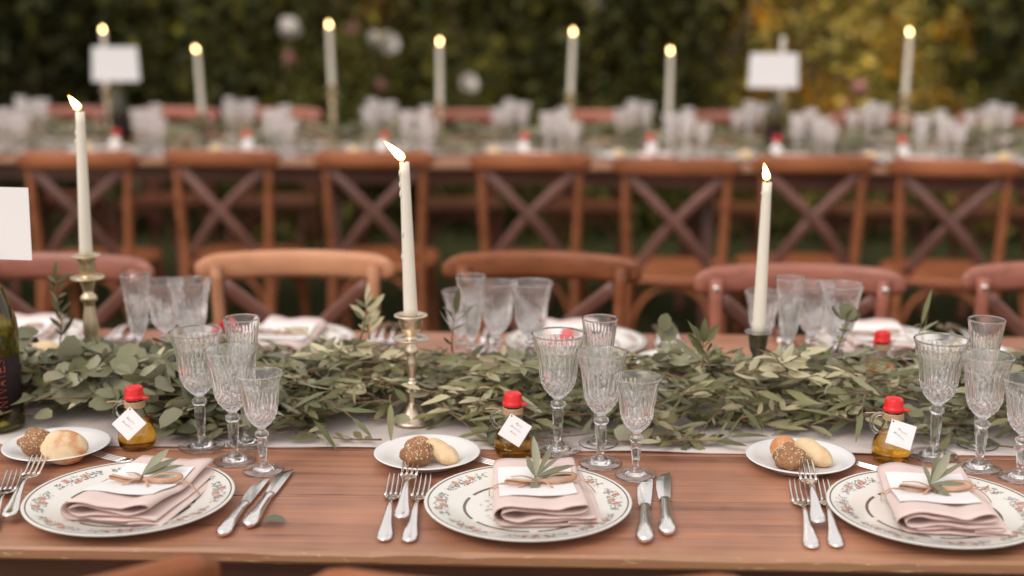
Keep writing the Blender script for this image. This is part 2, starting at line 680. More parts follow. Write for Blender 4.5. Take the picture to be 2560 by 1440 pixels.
N = 42000
gx = nrs.uniform(-3.4, 3.4, N)
gy = 2.2 + nrs.uniform(0, 1, N) ** 1.2 * 6.5
gz = 0.04 * np.clip((gy - 2.6) / 2.0, 0, 1)
h = nrs.uniform(0.03, 0.075, N)
a = nrs.uniform(0, 2 * PI, N)
w = 0.004
dx, dy = np.cos(a) * w, np.sin(a) * w
lx, ly = nrs.normal(0, 0.022, N), nrs.normal(0, 0.022, N)
V = np.stack([np.stack([gx - dx, gy - dy, gz], 1), np.stack([gx + dx, gy + dy, gz], 1), np.stack([gx + lx, gy + ly, gz + h], 1)], 1).reshape(-1, 3)
k = nrs.uniform(0.6, 1.3, (N, 1)) * np.array([[0.066, 0.078, 0.026]])
o = put('grass', np_mesh('grass', V, np.arange(3 * N).reshape(-1, 3), np.repeat(k, 3, 0), M_HEDGE, False))
tag(o, 'short green grass growing between the two tables', 'grass', kind='stuff')


# ------------------------------------------------------------------ background planting
def crown(c, rad, n, size, cols, seed, shell=0.55, spread=0.17, per=160):
    """Leaf faces through an ellipsoid's volume in uneven clumps."""
    r_ = np.random.RandomState(seed)
    nc = max(8, n // per)
    d = r_.normal(size=(nc, 3))
    d /= np.linalg.norm(d, axis=1, keepdims=True)
    cc = d * r_.uniform(shell, 1.0, (nc, 1))
    tone = r_.uniform(0.55, 1.5, nc)
    ci = r_.randint(0, nc, n)
    p = cc[ci] + r_.normal(0, spread, (n, 3))
    p = p * np.array(rad) + np.array(c)
    p[:, 2] = np.maximum(p[:, 2], 0.03)
    f = r_.normal(size=(n, 3))
    f[:, 2] -= 0.3
    f /= np.linalg.norm(f, axis=1, keepdims=True)
    s = np.cross(f, r_.normal(size=(n, 3)))
    s /= np.linalg.norm(s, axis=1, keepdims=True)
    L = (size * r_.uniform(0.6, 1.3, n))[:, None]
    W = L * 0.28
    V = np.stack([p, p + f * L * 0.5 - s * W, p + f * L, p + f * L * 0.5 + s * W], 1).reshape(-1, 3)
    T = np.concatenate([np.arange(n)[:, None] * 4 + np.array([[0, 1, 2]]), np.arange(n)[:, None] * 4 + np.array([[0, 2, 3]])])
    pick = r_.randint(0, len(cols), n)
    K = np.array(cols)[pick] * (tone[ci] * r_.uniform(0.75, 1.25, n))[:, None]
    return V, T, np.repeat(K, 4, 0)


def limbs(base, top, n, r0, spread, seed):
    q = random.Random(seed)
    m = MB()
    base, top = Vector(base), Vector(top)
    for k in range(n):
        e = top + Vector((q.uniform(-1, 1) * spread, q.uniform(-1, 1) * spread * 0.7, q.uniform(-0.4, 0.5) * spread))
        mid = base.lerp(e, 0.5) + Vector((q.uniform(-0.1, 0.1), q.uniform(-0.1, 0.1), 0.08))
        pts = cat_rom([base + Vector((q.uniform(-.06, .06), q.uniform(-.06, .06), -0.03)), mid, e], 5)
        m.tube(pts, [r0 * (1 - 0.8 * i / (len(pts) - 1)) for i in range(len(pts))], 6)
    return m


def shrub(name, label, cat, px, Y, rad, zc, n, size, cols, seed, group=None, stems=5):
    x = aty(px, 100, Y).x
    z0 = lawn_z(Y)
    t = thing(name, label, cat, (x, Y, z0), group=group)
    V, T, K = crown((0, 0, zc), rad, n, size, cols, seed)
    put('crown', np_mesh('crown', V, T, K, M_HEDGE, False), t)
    limbs((0, 0, 0), (0, 0, zc), stems, 0.035, min(rad[0], rad[2]) * 0.7, seed).build('stem', M_BARK, t)
    return t


DK = [(0.028, 0.025, 0.007), (0.038, 0.032, 0.009), (0.022, 0.016, 0.006)]
MD = [(0.12, 0.12, 0.018), (0.16, 0.145, 0.024), (0.085, 0.082, 0.014)]
OL = [(0.22, 0.19, 0.040), (0.18, 0.165, 0.036), (0.26, 0.20, 0.055)]
OR = [(0.36, 0.16, 0.035), (0.25, 0.13, 0.03), (0.42, 0.16, 0.06), (0.16, 0.12, 0.03)]
YE = [(0.82, 0.62, 0.13), (0.66, 0.58, 0.11), (0.55, 0.44, 0.12), (0.78, 0.52, 0.14)]
GB = 'shrubs and trees behind the far table'
shrub('evergreen_shrub', 'very dark evergreen shrub at the left end behind the far table', 'shrub', -120, 8.6, (1.0, 0.9, 1.5), 1.45, 9000, 0.10, DK, 1, GB)
shrub('evergreen_shrub', 'dark evergreen shrub behind the left table card and candles', 'shrub', 330, 8.9, (0.95, 0.8, 1.35), 1.3, 9000, 0.10, DK + MD[:1], 2, GB)
shrub('leafy_shrub', 'mid green shrub behind the candle with the low holder', 'shrub', 620, 8.6, (0.7, 0.7, 0.95), 0.95, 6000, 0.09, MD + DK, 3, GB)
shrub('autumn_shrub', 'rust brown leaved shrub beside the two pale roses', 'shrub', 900, 9.0, (0.62, 0.6, 1.25), 1.25, 7000, 0.09, OR + MD[:1], 4, GB)
shrub('leafy_shrub', 'olive green shrub at the middle behind the far candles', 'shrub', 1230, 8.8, (0.85, 0.8, 1.3), 1.25, 9000, 0.09, MD + OL[:1] + DK[:1], 5, GB)
shrub('leafy_shrub', 'dark green shrub between the middle candles and grey trunk', 'shrub', 1560, 8.7, (0.8, 0.8, 1.25), 1.2, 8500, 0.09, MD + DK, 6, GB)
shrub('leafy_shrub', 'dark green shrub filling the upper right corner', 'shrub', 2600, 8.4, (0.62, 0.8, 1.35), 1.3, 8500, 0.10, MD + DK, 7, GB)
yl = shrub('flowering_shrub', 'tall olive shrub dotted with yellow blossom on the right', 'shrub', 2170, 8.9, (1.15, 0.8, 1.3), 1.3, 9000, 0.075, YE, 8, GB)
V, T, K = crown((0, -0.25, 1.42), (1.05, 0.7, 1.0), 2600, 0.07, [(0.85, 0.42, 0.03), (0.75, 0.38, 0.03), (0.88, 0.52, 0.07)], 21, 0.75, 0.055, 48)
o = put('blossom', np_mesh('blossom', V, T, K, M_HEDGE, False), yl)
o['kind'] = 'stuff'
for i, (px, Y, zc, n, cols, lab) in enumerate([
        (1400, 7.7, 0.42, 2600, MD, 'low green border plant behind the middle of the far table'),
        (2050, 7.8, 0.45, 2600, OL, 'low olive border plant under the yellow flowering shrub'),
        (750, 7.7, 0.45, 2600, MD, 'low green border plant under the pale roses'),
        (2420, 7.8, 0.5, 2600, OL + OR[:1], 'low browning border plant at the right end'),
        (300, 7.8, 0.4, 2400, DK, 'low dark border plant at the left end')]):
    shrub('border_plant', lab, 'plant', px, Y, (0.7, 0.4, 0.42), zc, n, 0.07, cols, 60 + i, 'low border plants', 4)

# pale forked tree in front of the shrubs
x0 = aty(1785, 200, 8.55).x
tr = thing('forked_tree', 'small tree with a pale grey trunk forking in two', 'tree', (x0, 8.55, 0.04), group=GB)
m = MB()
m.tube(cat_rom([(-0.02, 0, -0.05), (0.0, 0, 0.5), (0.03, 0.02, 0.9)], 5), [0.075 - 0.002 * i for i in range(11)], 10)
m.tube(cat_rom([(0.02, 0.01, 0.85), (-0.03, 0.03, 1.3), (0.0, 0.1, 1.9), (-0.15, 0.2, 2.6)], 5), [0.055 - 0.002 * i for i in range(16)], 8)
m.tube(cat_rom([(0.03, 0.01, 0.85), (0.14, 0.0, 1.15), (0.3, 0.05, 1.5), (0.5, 0.1, 2.3)], 5), [0.048 - 0.002 * i for i in range(16)], 8)
m.build('trunk', M_BARK, tr)
V, T, K = crown((0.1, 0.2, 2.5), (0.9, 0.7, 0.5), 5000, 0.08, OL + MD, 31)
put('crown', np_mesh('crown', V, T, K, M_HEDGE, False), tr)

# tall trees closing the view
for i, (px, Y, rx, zc, cols, lab) in enumerate([
        (-300, 11.5, 1.8, 2.6, DK, 'tall dark tree furthest to the left behind the shrubs'),
        (350, 12.0, 1.8, 2.7, DK, 'tall dark tree behind the left table card'),
        (900, 11.6, 1.7, 2.6, DK + MD[:1], 'tall dark green tree behind the rust brown shrub'),
        (1420, 12.2, 1.8, 2.7, MD + DK, 'tall green tree behind the middle candles'),
        (1950, 11.8, 1.8, 2.6, MD + OL, 'tall olive green tree behind the forked grey trunk'),
        (2600, 12.0, 1.8, 2.7, DK + MD, 'tall dark tree behind the right corner shrub')]):
    x = aty(px, 0, Y).x
    t = thing('leafy_tree', lab, 'tree', (x, Y, 0.04), group='tall trees closing the garden')
    zc -= 0.9
    V, T, K = crown((0, 0, zc), (rx, 1.0, 1.75), 8000, 0.15, cols, 80 + i, 0.2)
    put('crown', np_mesh('crown', V, T, K, M_HEDGE, False), t)
    limbs((0, 0, 0), (0, 0, zc), 4, 0.12, 1.0, 90 + i).build('trunk', M_BARK, t)
V, T, K = crown((0, 15, 1.5), (13, 1.2, 1.9), 24000, 0.26, DK + MD, 99, 0.0)
o = put('woods', np_mesh('woods', V, T, K, M_HEDGE, False))
tag(o, 'dark mass of woods beyond the garden trees', 'woods', kind='stuff')


# rose bushes with pale blooms
def bloom_mesh(name, mat, n=14):
    m = MB()
    q = random.Random(3)
    for k in range(n):
        a = k * 2.4
        r = 0.25 + 0.75 * k / n
        tilt = 0.25 + 1.0 * r
        vs, fs = [], []
        for i in range(4):
            for j in range(4):
                u, v = (j / 3 - 0.5), i / 3
                w = math.sin(PI * min(0.95, v * 0.75 + 0.15))
                rr = 0.008 + 0.035 * v * math.sin(tilt)
                z = 0.042 * v * math.cos(tilt * 0.8) - 0.01 * v * v * r
                aa = a + u * w * 2.0
                vs.append((rr * math.cos(aa), rr * math.sin(aa), z + 0.004 * q.random()))
        for i in range(3):
            for j in range(3):
                fs.append((i * 4 + j, i * 4 + j + 1, i * 4 + 5 + j, i * 4 + 4 + j))
        m.add(vs, fs)
    return m.mesh(name, mat)


BL_W = bloom_mesh('bloom', M_PETAL)
BL_P = bloom_mesh('pink_bloom', M_PETALP)


def rose_bush(label, px, Y, blooms, seed, n=1500, zc=0.7, rx=0.4):
    b = aty(px, 300, Y)
    t = thing('rose_bush', label, 'rose bush', (b.x, Y, 0.04), group='rose bushes behind the far table')
    V, T, K = crown((0, 0, zc), (rx, 0.3, zc * 0.85), n, 0.06, MD, seed, 0.3)
    put('foliage', np_mesh('foliage', V, T, K, M_HEDGE, False), t)
    st = MB()
    for bx, by, sc, me in blooms:
        p = aty(bx, by, Y - 0.12) - Vector((b.x, Y, 0.04))
        o = put('bloom', me, t, p, (R(60) + rnd.uniform(-.3, .3), rnd.uniform(-.4, .4), rnd.uniform(0, 3)))
        o.scale = (sc,) * 3
        st.tube(cat_rom([(p.x * 0.2, 0.05, 0.0), (p.x * 0.6, 0.05, p.z * 0.6), tuple(p)], 4), 0.006, 5)
    st.build('stem', M_TWIG, t)
    return t


rose_bush('rose bush with one round white and one pink bloom', 715, 8.0, [(718, 78, 1.9, BL_W), (712, 152, 1.5, BL_P)], 41, zc=0.75)
rose_bush('rose bush with a big double pale bloom', 948, 8.0, [(925, 108, 1.8, BL_W), (965, 112, 1.8, BL_W), (945, 222, 1.4, BL_P), (880, 80, 1.4, BL_P)], 42, zc=0.75)
rose_bush('rose bush with a small white bloom low between candles', 1168, 7.8, [(1168, 212, 1.5, BL_W)], 43, 1100, 0.6, 0.3)
rose_bush('tall rose bush with a white bloom at the top edge', 1478, 8.2, [(1468, 5, 1.6, BL_W), (1486, 30, 1.4, BL_W)], 44, zc=0.85)
rose_bush('rose bush with pink blooms right of the right table card', 2145, 7.8, [(2145, 225, 1.3, BL_P), (2105, 275, 1.3, BL_P)], 45, 1000, 0.5, 0.3)


# ------------------------------------------------------------------ tables
def make_table(name, label, x0, x1, yf, nplank, wplank, z, worn):
    t = thing(name, label, 'table', ((x0 + x1) / 2, yf, 0.0))
    L = x1 - x0
    th = 0.018
    for k in range(nplank):
        m = MB()
        gap = 0.0017
        w = wplank - 2 * gap
        ns = 140 if (k == 0 and worn) else 8
        e1 = fnoise(1)
        prof = [(-w / 2, -th + 0.004), (-w / 2, -0.0035 if k == 0 else -0.0009), (-w / 2 + (0.003 if k == 0 else 0.0007), 0.0), (w / 2 - 0.0007, 0.0), (w / 2, -0.0009), (w / 2, -th + 0.002), (w / 2 - 0.002, -th), (-w / 2 + 0.004, -th)]
        vs, fs = [], []
        for i in range(ns + 1):
            x = -L / 2 + L * i / ns
            c = max(0.0, e1(x * 9) * 0.5 + rnd.uniform(-.25, .25)) * 0.006 if (k == 0 and worn) else 0.0
            wob = e1(x * 2.2) * 0.0022 if (k == 0 and worn) else 0.0
            for j, (py, pz) in enumerate(prof):
                yy = py + (wob if j in (0, 1, 2, 7) else 0.0)
                zz = pz
                if j == 1:
                    zz -= c
                if j == 2:
                    yy += c * 1.1
                if j == 0:
                    zz += c * 0.5
                vs.append((x, yy, zz))
        n = len(prof)
        for i in range(ns):
            for j in range(n):
                j2 = (j + 1) % n
                fs.append((i * n + j, (i + 1) * n + j, (i + 1) * n + j2, i * n + j2))
        fs.append(tuple(range(n)))
        fs.append(tuple(ns * n + j for j in range(n - 1, -1, -1)))
        m.add(vs, fs, 0, False)
        o = m.build('plank', M_TABLE_F if k == 0 else M_TABLE, t)
        o.location = (0, wplank * (k + 0.5), z + (rnd.uniform(-0.0008, 0.0) if k else 0))
    W = nplank * wplank
    for yy in (0.10, W - 0.10):
        MB().box((0, yy, z - th - 0.036), (L - 0.3, 0.03, 0.07), bevel=0.003).build('apron', M_FRAME, t)
    nleg = max(2, int(L / 1.6) + 1)
    for k in range(nleg):
        x = -L / 2 + 0.45 + (L - 0.9) * k / (nleg - 1)
        for s in (0, 1):
            m = MB()
            a, b = (0.2, 0.32) if s == 0 else (W - 0.2, W - 0.32)
            m.tube([(x, a, -0.0), (x, b, z - th - 0.072)], 0.034, 4, up=Vector((1, 0, 0)), smooth=False)
            m.build('leg', M_FRAME, t)
        MB().box((x, W / 2, z - th - 0.099), (0.06, W - 0.3, 0.05), bevel=0.003).build('trestle_bar', M_FRAME, t)
    return t


yf_near = at(1280, 1388, TZ).y
yf_far = at(1280, 413, FZ).y
FA = R(-3.6)                               # the far table stands slightly askew to the near one
FP = Vector((at(1280, 413, FZ).x, yf_far, 0))
FEX, FEY = Vector((math.cos(FA), math.sin(FA), 0)), Vector((-math.sin(FA), math.cos(FA), 0))


def fpt(x, y, z):
    """Point from the far table's own axes (y measured from its front edge)."""
    p = FP + FEX * x + FEY * y
    return Vector((p.x, p.y, z))


def atf(px, py, y):
    """Pixel on the upright plane at far-table depth y: (x along the table, height)."""
    d = ray(px, py)
    k = (FEY.dot(FP) + y - FEY.dot(C0)) / FEY.dot(d)
    p = C0 + d * k
    return FEX.dot(p - FP), p.z


make_table('banquet_table', 'near long plank table of reddish brown wood with worn edge', -2.6, 2.6, yf_near, 6, 0.18, TZ, True)
ft = make_table('banquet_table', 'far long plank table standing behind the row of chairs', -4.2, 4.2, 0.0, 6, 0.18, FZ, False)
ft.location, ft.rotation_euler = FP, (0, 0, FA)


# ------------------------------------------------------------------ chairs
def make_chair(screws, wood):
    """Cross-back chair; origin on the ground under the rail, sitter faces +Y."""
    H = 0.87
    t = thing('cross_back_chair', 'x', 'chair')
    # rail: a bent board, ends towards the sitter
    vs, fs = [], []
    n = 22
    for i in range(n + 1):
        u = -1 + 2 * i / n
        x = 0.216 * u
        y = 0.052 * u * u
        hh = 0.029 * (1 - max(0.0, abs(u) - 0.80) ** 2 * 16) + 0.002
        dz = 0.004 * (1 - u * u)
        zc = H - 0.031
        tk = 0.011 * (1 - max(0.0, abs(u) - 0.88) ** 2 * 40)
        for a in range(8):
            th = 2 * PI * a / 8 + PI / 8
            cy_, cz_ = math.copysign(abs(math.cos(th)) ** 0.6, math.cos(th)), math.copysign(abs(math.sin(th)) ** 0.7, math.sin(th))
            vs.append((x, y + tk * cy_, zc + dz + hh * cz_))
    for i in range(n):
        for a in range(8):
            a2 = (a + 1) % 8
            fs.append((i * 8 + a, (i + 1) * 8 + a, (i + 1) * 8 + a2, i * 8 + a2))
    fs += [tuple(range(8)), tuple(n * 8 + a for a in range(7, -1, -1))]
    MB().add(vs, fs).build('top_rail', wood, t)
    for s in (-1, 1):
        MB().tube(cat_rom([(s * 0.172, 0.052, H - 0.022), (s * 0.166, 0.050, 0.66), (s * 0.158, 0.055, 0.45), (s * 0.165, 0.03, 0.22), (s * 0.178, -0.035, 0.0)], 5),
                  [0.0135] * 4 + [0.0155] * 16 + [0.013], 10).build('post', wood, t)
        # front legs
        MB().tube(cat_rom([(s * 0.165, 0.41, 0.435), (s * 0.168, 0.42, 0.2), (s * 0.175, 0.43, 0.0)], 4), 0.0145, 10).build('leg', wood, t)
        # diagonal slat, bowed backwards
        pts = cat_rom([(s * 0.160, 0.045, H - 0.065), (s * 0.06, 0.020 + 0.005 * s, 0.715), (-s * 0.045, 0.018 + 0.005 * s, 0.605), (-s * 0.135, 0.05, 0.475)], 5)
        MB().tube(pts, 0.0185, 8, flat=0.26, up=Vector((0, 1, 0))).build('cross_slat', M_SLAT, t)
        # arched brace under the seat at each side
        pts = cat_rom([(s * 0.160, 0.055, 0.25), (s * 0.158, 0.13, 0.39), (s * 0.156, 0.235, 0.425), (s * 0.158, 0.34, 0.39), (s * 0.165, 0.415, 0.25)], 4)
        MB().tube(pts, 0.009, 8).build('arch_brace', wood, t)
    for y, zz in ((0.42, 0.39), (0.06, 0.39)):
        pts = cat_rom([(-0.162, y, 0.24), (-0.10, y, zz - 0.01), (0, y, zz + 0.035), (0.10, y, zz - 0.01), (0.162, y, 0.24)], 4)
        MB().tube(pts, 0.009, 8).build('arch_brace', wood, t)
    # seat: rounded, slightly dished
    m = MB()
    prof = [(0.0, 0.452), (0.5, 0.453), (0.8, 0.458), (0.94, 0.460), (1.0, 0.452), (0.99, 0.440), (0.9, 0.434), (0.0, 0.434)]
    vs, fs = [], []
    K = 32
    for f, z in prof:
        for k in range(K):
            a = 2 * PI * k / K
            e = 0.62
            sx = math.copysign(abs(math.cos(a)) ** e, math.cos(a)) * (0.205 + 0.018 * math.sin(a))
            sy = math.copysign(abs(math.sin(a)) ** e, math.sin(a)) * 0.205
            vs.append((sx * max(f, 0.001), 0.235 + sy * max(f, 0.001), z))
    for i in range(len(prof) - 1):
        for k in range(K):
            k2 = (k + 1) % K
            fs.append((i * K + k, i * K + k2, (i + 1) * K + k2, (i + 1) * K + k))
    m.add(vs, fs).build('seat', M_CHAIR, t)
    if screws:
        for s in (-1, 1):
            o = MB().lathe([(0.0, 0.003), (0.004, 0.0026), (0.0065, 0.0012), (0.007, 0.0)], 12).build('screw_head', M_SCREW, t)
            o.location = (s * 0.172, 0.0662, H - 0.040)
            o.rotation_euler = (-PI / 2, 0, 0)
    return t


mk_plain = Maker(lambda: make_chair(False, M_CHAIR))
mk_honey = Maker(lambda: make_chair(False, M_HONEY))
mk_rosy = Maker(lambda: make_chair(True, M_CHAIR2))


def chair(mk, px, py, zt, rz, label, group, dz=0.0):
    """Rail's middle top at pixel (px, py) at height zt."""
    p = at(px, py, zt)
    return mk(label, (p.x, p.y, zt - 0.875), (0, 0, rz), group)


GM, GF, GN, GX = 'chairs along the far side of the near table', 'chairs along the near side of the far table', 'chairs pulled up to the near table in the foreground', 'chairs along the far side of the far table'
HT = 0.875
chair(mk_rosy, 165, 628, HT, PI + R(-4), 'rosy chair behind the brass candlestick, screw in its rail', GM)
chair(mk_honey, 745, 622, HT, PI + R(2), 'honey brown chair facing the camera left of the middle candle', GM)
chair(mk_plain, 1358, 625, HT, PI + R(-3), 'orange brown chair facing the camera behind the middle crystal glasses', GM)
chair(mk_rosy, 1990, 655, HT, PI + R(0), 'rosy chair with two screws behind the right candle', GM)
chair(mk_rosy, 2640, 650, HT, PI + R(3), 'rosy chair cut by the right edge, one screw showing', GM)
order = ['first', 'second', 'third', 'fourth', 'fifth', 'sixth', 'seventh', 'eighth', 'ninth', 'tenth']
for k, (px, py, rz) in enumerate([(180, 374, 6), (540, 369, -3), (930, 372, 4), (1322, 377, -1), (1690, 390, -4), (2045, 383, 7), (2392, 393, -7), (2745, 398, 4)]):
    chair(mk_plain, px, py + 4, HT + 0.035, FA + R(rz), f'{order[k]} cross-back chair from the left in the row before the far table', GF)
for k, (px, py, rz) in enumerate([(165, 258, 9), (455, 262, -7), (700, 262, 4), (1145, 266, 10), (1490, 270, -3), (1835, 272, -9), (2170, 276, 6), (2500, 280, -4)]):
    p = fpt(atf(px, py, 1.30)[0], 1.30, 0.05)
    mk_rosy(f'{order[k]} chair from the left along the far table\'s hidden side', p, (0, 0, PI + FA + R(rz)), GX)
rz_ = R(24)
p = at(548, 1424, 0.842) - Matrix.Rotation(rz_, 3, 'Z') @ Vector((0.216, 0.052, 0))
mk_plain('chair at the bottom left, its rail just below the near table edge', (p.x, p.y, 0), (0, 0, rz_), GN)
p = at(884, 1434, 0.858) - Vector((-0.172, 0.052, 0))
mk_plain('chair at the bottom middle, only a post and rail end showing', (p.x, p.y, 0), (0, 0, R(0)), GN)


# ------------------------------------------------------------------ crystal glasses
def crystal(name, H, RB, RF, seg, flute=False, joined=False):
    """Cut-crystal stem glass: bowl, stem and foot meshes that share their boundary rings."""
    zb = H * (0.455 if not flute else 0.42)
    hb = H - zb
    if flute:
        sh = [(0.0, 0.20), (0.03, 0.27), (0.10, 0.42), (0.20, 0.56), (0.34, 0.66), (0.5, 0.74), (0.7, 0.84), (0.86, 0.92), (1.0, 1.0)]
    else:
        sh = [(0.0, 0.19), (0.03, 0.27), (0.08, 0.40), (0.15, 0.535), (0.23, 0.625), (0.32, 0.685), (0.45, 0.725), (0.6, 0.765), (0.76, 0.825), (0.9, 0.915), (1.0, 1.0)]
    ts = np.array([p[0] for p in sh])
    rs = np.array([p[1] for p in sh]) * RB
    nr = 64
    tt = np.linspace(0, 1, nr)
    nf = 14
    dep = 0.0024

    def cut(a, z, i):
        t = (z - zb) / hb
        if t < 0.02 or t > 0.90:
            return 0.0
        if t < 0.34:                                    # crossed diamond cuts
            k = min(1.0, (t - 0.02) / 0.05)
            s1 = abs(math.sin(nf / 2 * a + t * 26))
            s2 = abs(math.sin(nf / 2 * a - t * 26))
            return -dep * k * (1 - min(s1, s2) * 1.7 if min(s1, s2) < 0.58 else 0.0)
        k = (1 - (t - 0.34) / 0.56)                     # blades running up to the rim
        wv = abs(math.sin(nf * a + 0.5))
        w2 = abs(math.sin(nf / 2 * a))
        return -dep * k * ((1 - wv) ** 1.2 + 0.5 * (1 - w2))
    prof_o = [(float(np.interp(t, ts, rs)), zb + hb * t) for t in tt]
    wall = 0.0017
    z_in = zb + 0.010
    prof_i = [(max(0.0, float(np.interp((z - zb) / hb, ts, rs)) - wall - 0.0012 * max(0, 1 - (z - z_in) / (hb * 0.6))), z) for z in np.linspace(H - 0.0006, z_in + 0.002, 16)]
    b = MB()
    b.lathe(prof_o, seg, 0, seg <= 60, cut)
    rim = prof_o[-1][0]
    ri = prof_i[0][0]
    rc, rh = (rim + ri) / 2, (rim - ri) / 2
    b.lathe([(rim, H)] + [(rc + (rh + 0.0003) * math.cos(a), H + 0.0006 + (rh + 0.0003) * math.sin(a)) for a in (0.0, 0.5, 1.05, 1.57, 2.1, 2.64, 3.14)] + [prof_i[0]], seg)
    b.lathe(prof_i + [(0.0, z_in)], seg)
    # stem with knob and flutes
    r0 = prof_o[0][0]
    kz = zb
    st = [(r0, kz), (r0 * 0.80, kz - 0.002), (r0 * 0.86, kz - 0.0035), (0.0100, kz - 0.0065), (0.0108, kz - 0.0095), (0.0098, kz - 0.0125), (0.0068, kz - 0.0155), (0.0072, kz - 0.0165), (0.0082, kz - 0.021)]
    zbase = 0.013
    for f in (0.2, 0.4, 0.6, 0.8, 1.0):
        st.append((0.0085 - 0.0034 * f, (kz - 0.021) * (1 - f) + (zbase + 0.003) * f))
    st += [(0.0062, zbase), (0.0088, zbase - 0.001), (0.0092, zbase - 0.003), (0.0112, zbase - 0.004), (0.0116, 0.0075)]
    if RB < 0.035:
        st = [(r * 0.88 if i else r, z) for i, (r, z) in enumerate(st)]
    rend = st[-1][0]

    def flut(a, z, i):
        if 1 <= i <= 6:
            return 0.0009 * (abs(math.cos(4 * a)) - 0.5)
        if 8 <= i <= 13:
            return 0.0009 * (abs(math.cos(4 * a)) - 0.7)
        return 0.0
    s = MB()
    s.lathe(st[::-1], 32, 0, True, lambda a, z, i: flut(a, z, len(st) - 1 - i))
    f = MB()
    f.lathe([(rend, 0.0075), (rend + 0.004, 0.0052), (0.0165, 0.0040), (RF * 0.75, 0.0033), (RF - 0.0016, 0.0027), (RF - 0.0006, 0.0027), (RF, 0.0021), (RF, 0.0011), (RF - 0.0006, 0.0004), (RF - 0.0016, 0.0004), (RF * 0.75, 0.0014), (0.0165, 0.0022), (0.0, 0.0028)][::-1], 48)
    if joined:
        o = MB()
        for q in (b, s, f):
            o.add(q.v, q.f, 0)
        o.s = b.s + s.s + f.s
        return o.mesh(name, M_GLASS_SKYLIT)
    return (b.mesh('bowl', M_GLASS), s.mesh('stem', M_GLASS), f.mesh('foot', M_GLASS))


GLASS_SPEC = {'water_goblet': (0.1735, 0.0388, 0.034, False), 'wine_glass': (0.1635, 0.0366, 0.0305, False), 'small_wine_glass': (0.1415, 0.0332, 0.0285, False), 'flute_glass': (0.1900, 0.0262, 0.0290, True)}
NICE = {'water_goblet': 'large crystal goblet', 'wine_glass': 'medium crystal wine glass', 'small_wine_glass': 'small crystal wine glass', 'flute_glass': 'tall crystal flute'}
GMESH = {k: crystal(k, *v[:3], 196, v[3]) for k, v in GLASS_SPEC.items()}
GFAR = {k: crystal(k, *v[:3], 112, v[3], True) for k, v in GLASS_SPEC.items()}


def put_glass(kind, p, label, group, rz=None):
    t = thing(kind, label, 'glass', p, (0, 0, rnd.uniform(0, 6) if rz is None else rz), group)
    for nm, me in zip(('bowl', 'stem', 'foot'), GMESH[kind]):
        put(nm, me, t)
    return t


# ------------------------------------------------------------------ plates
PR = 0.133


def plate_z(r):
    return float(np.interp(r, [0, 0.080, 0.088, 0.100, 0.128, 0.133], [0.0065, 0.0065, 0.0075, 0.0108, 0.0165, 0.0172]))


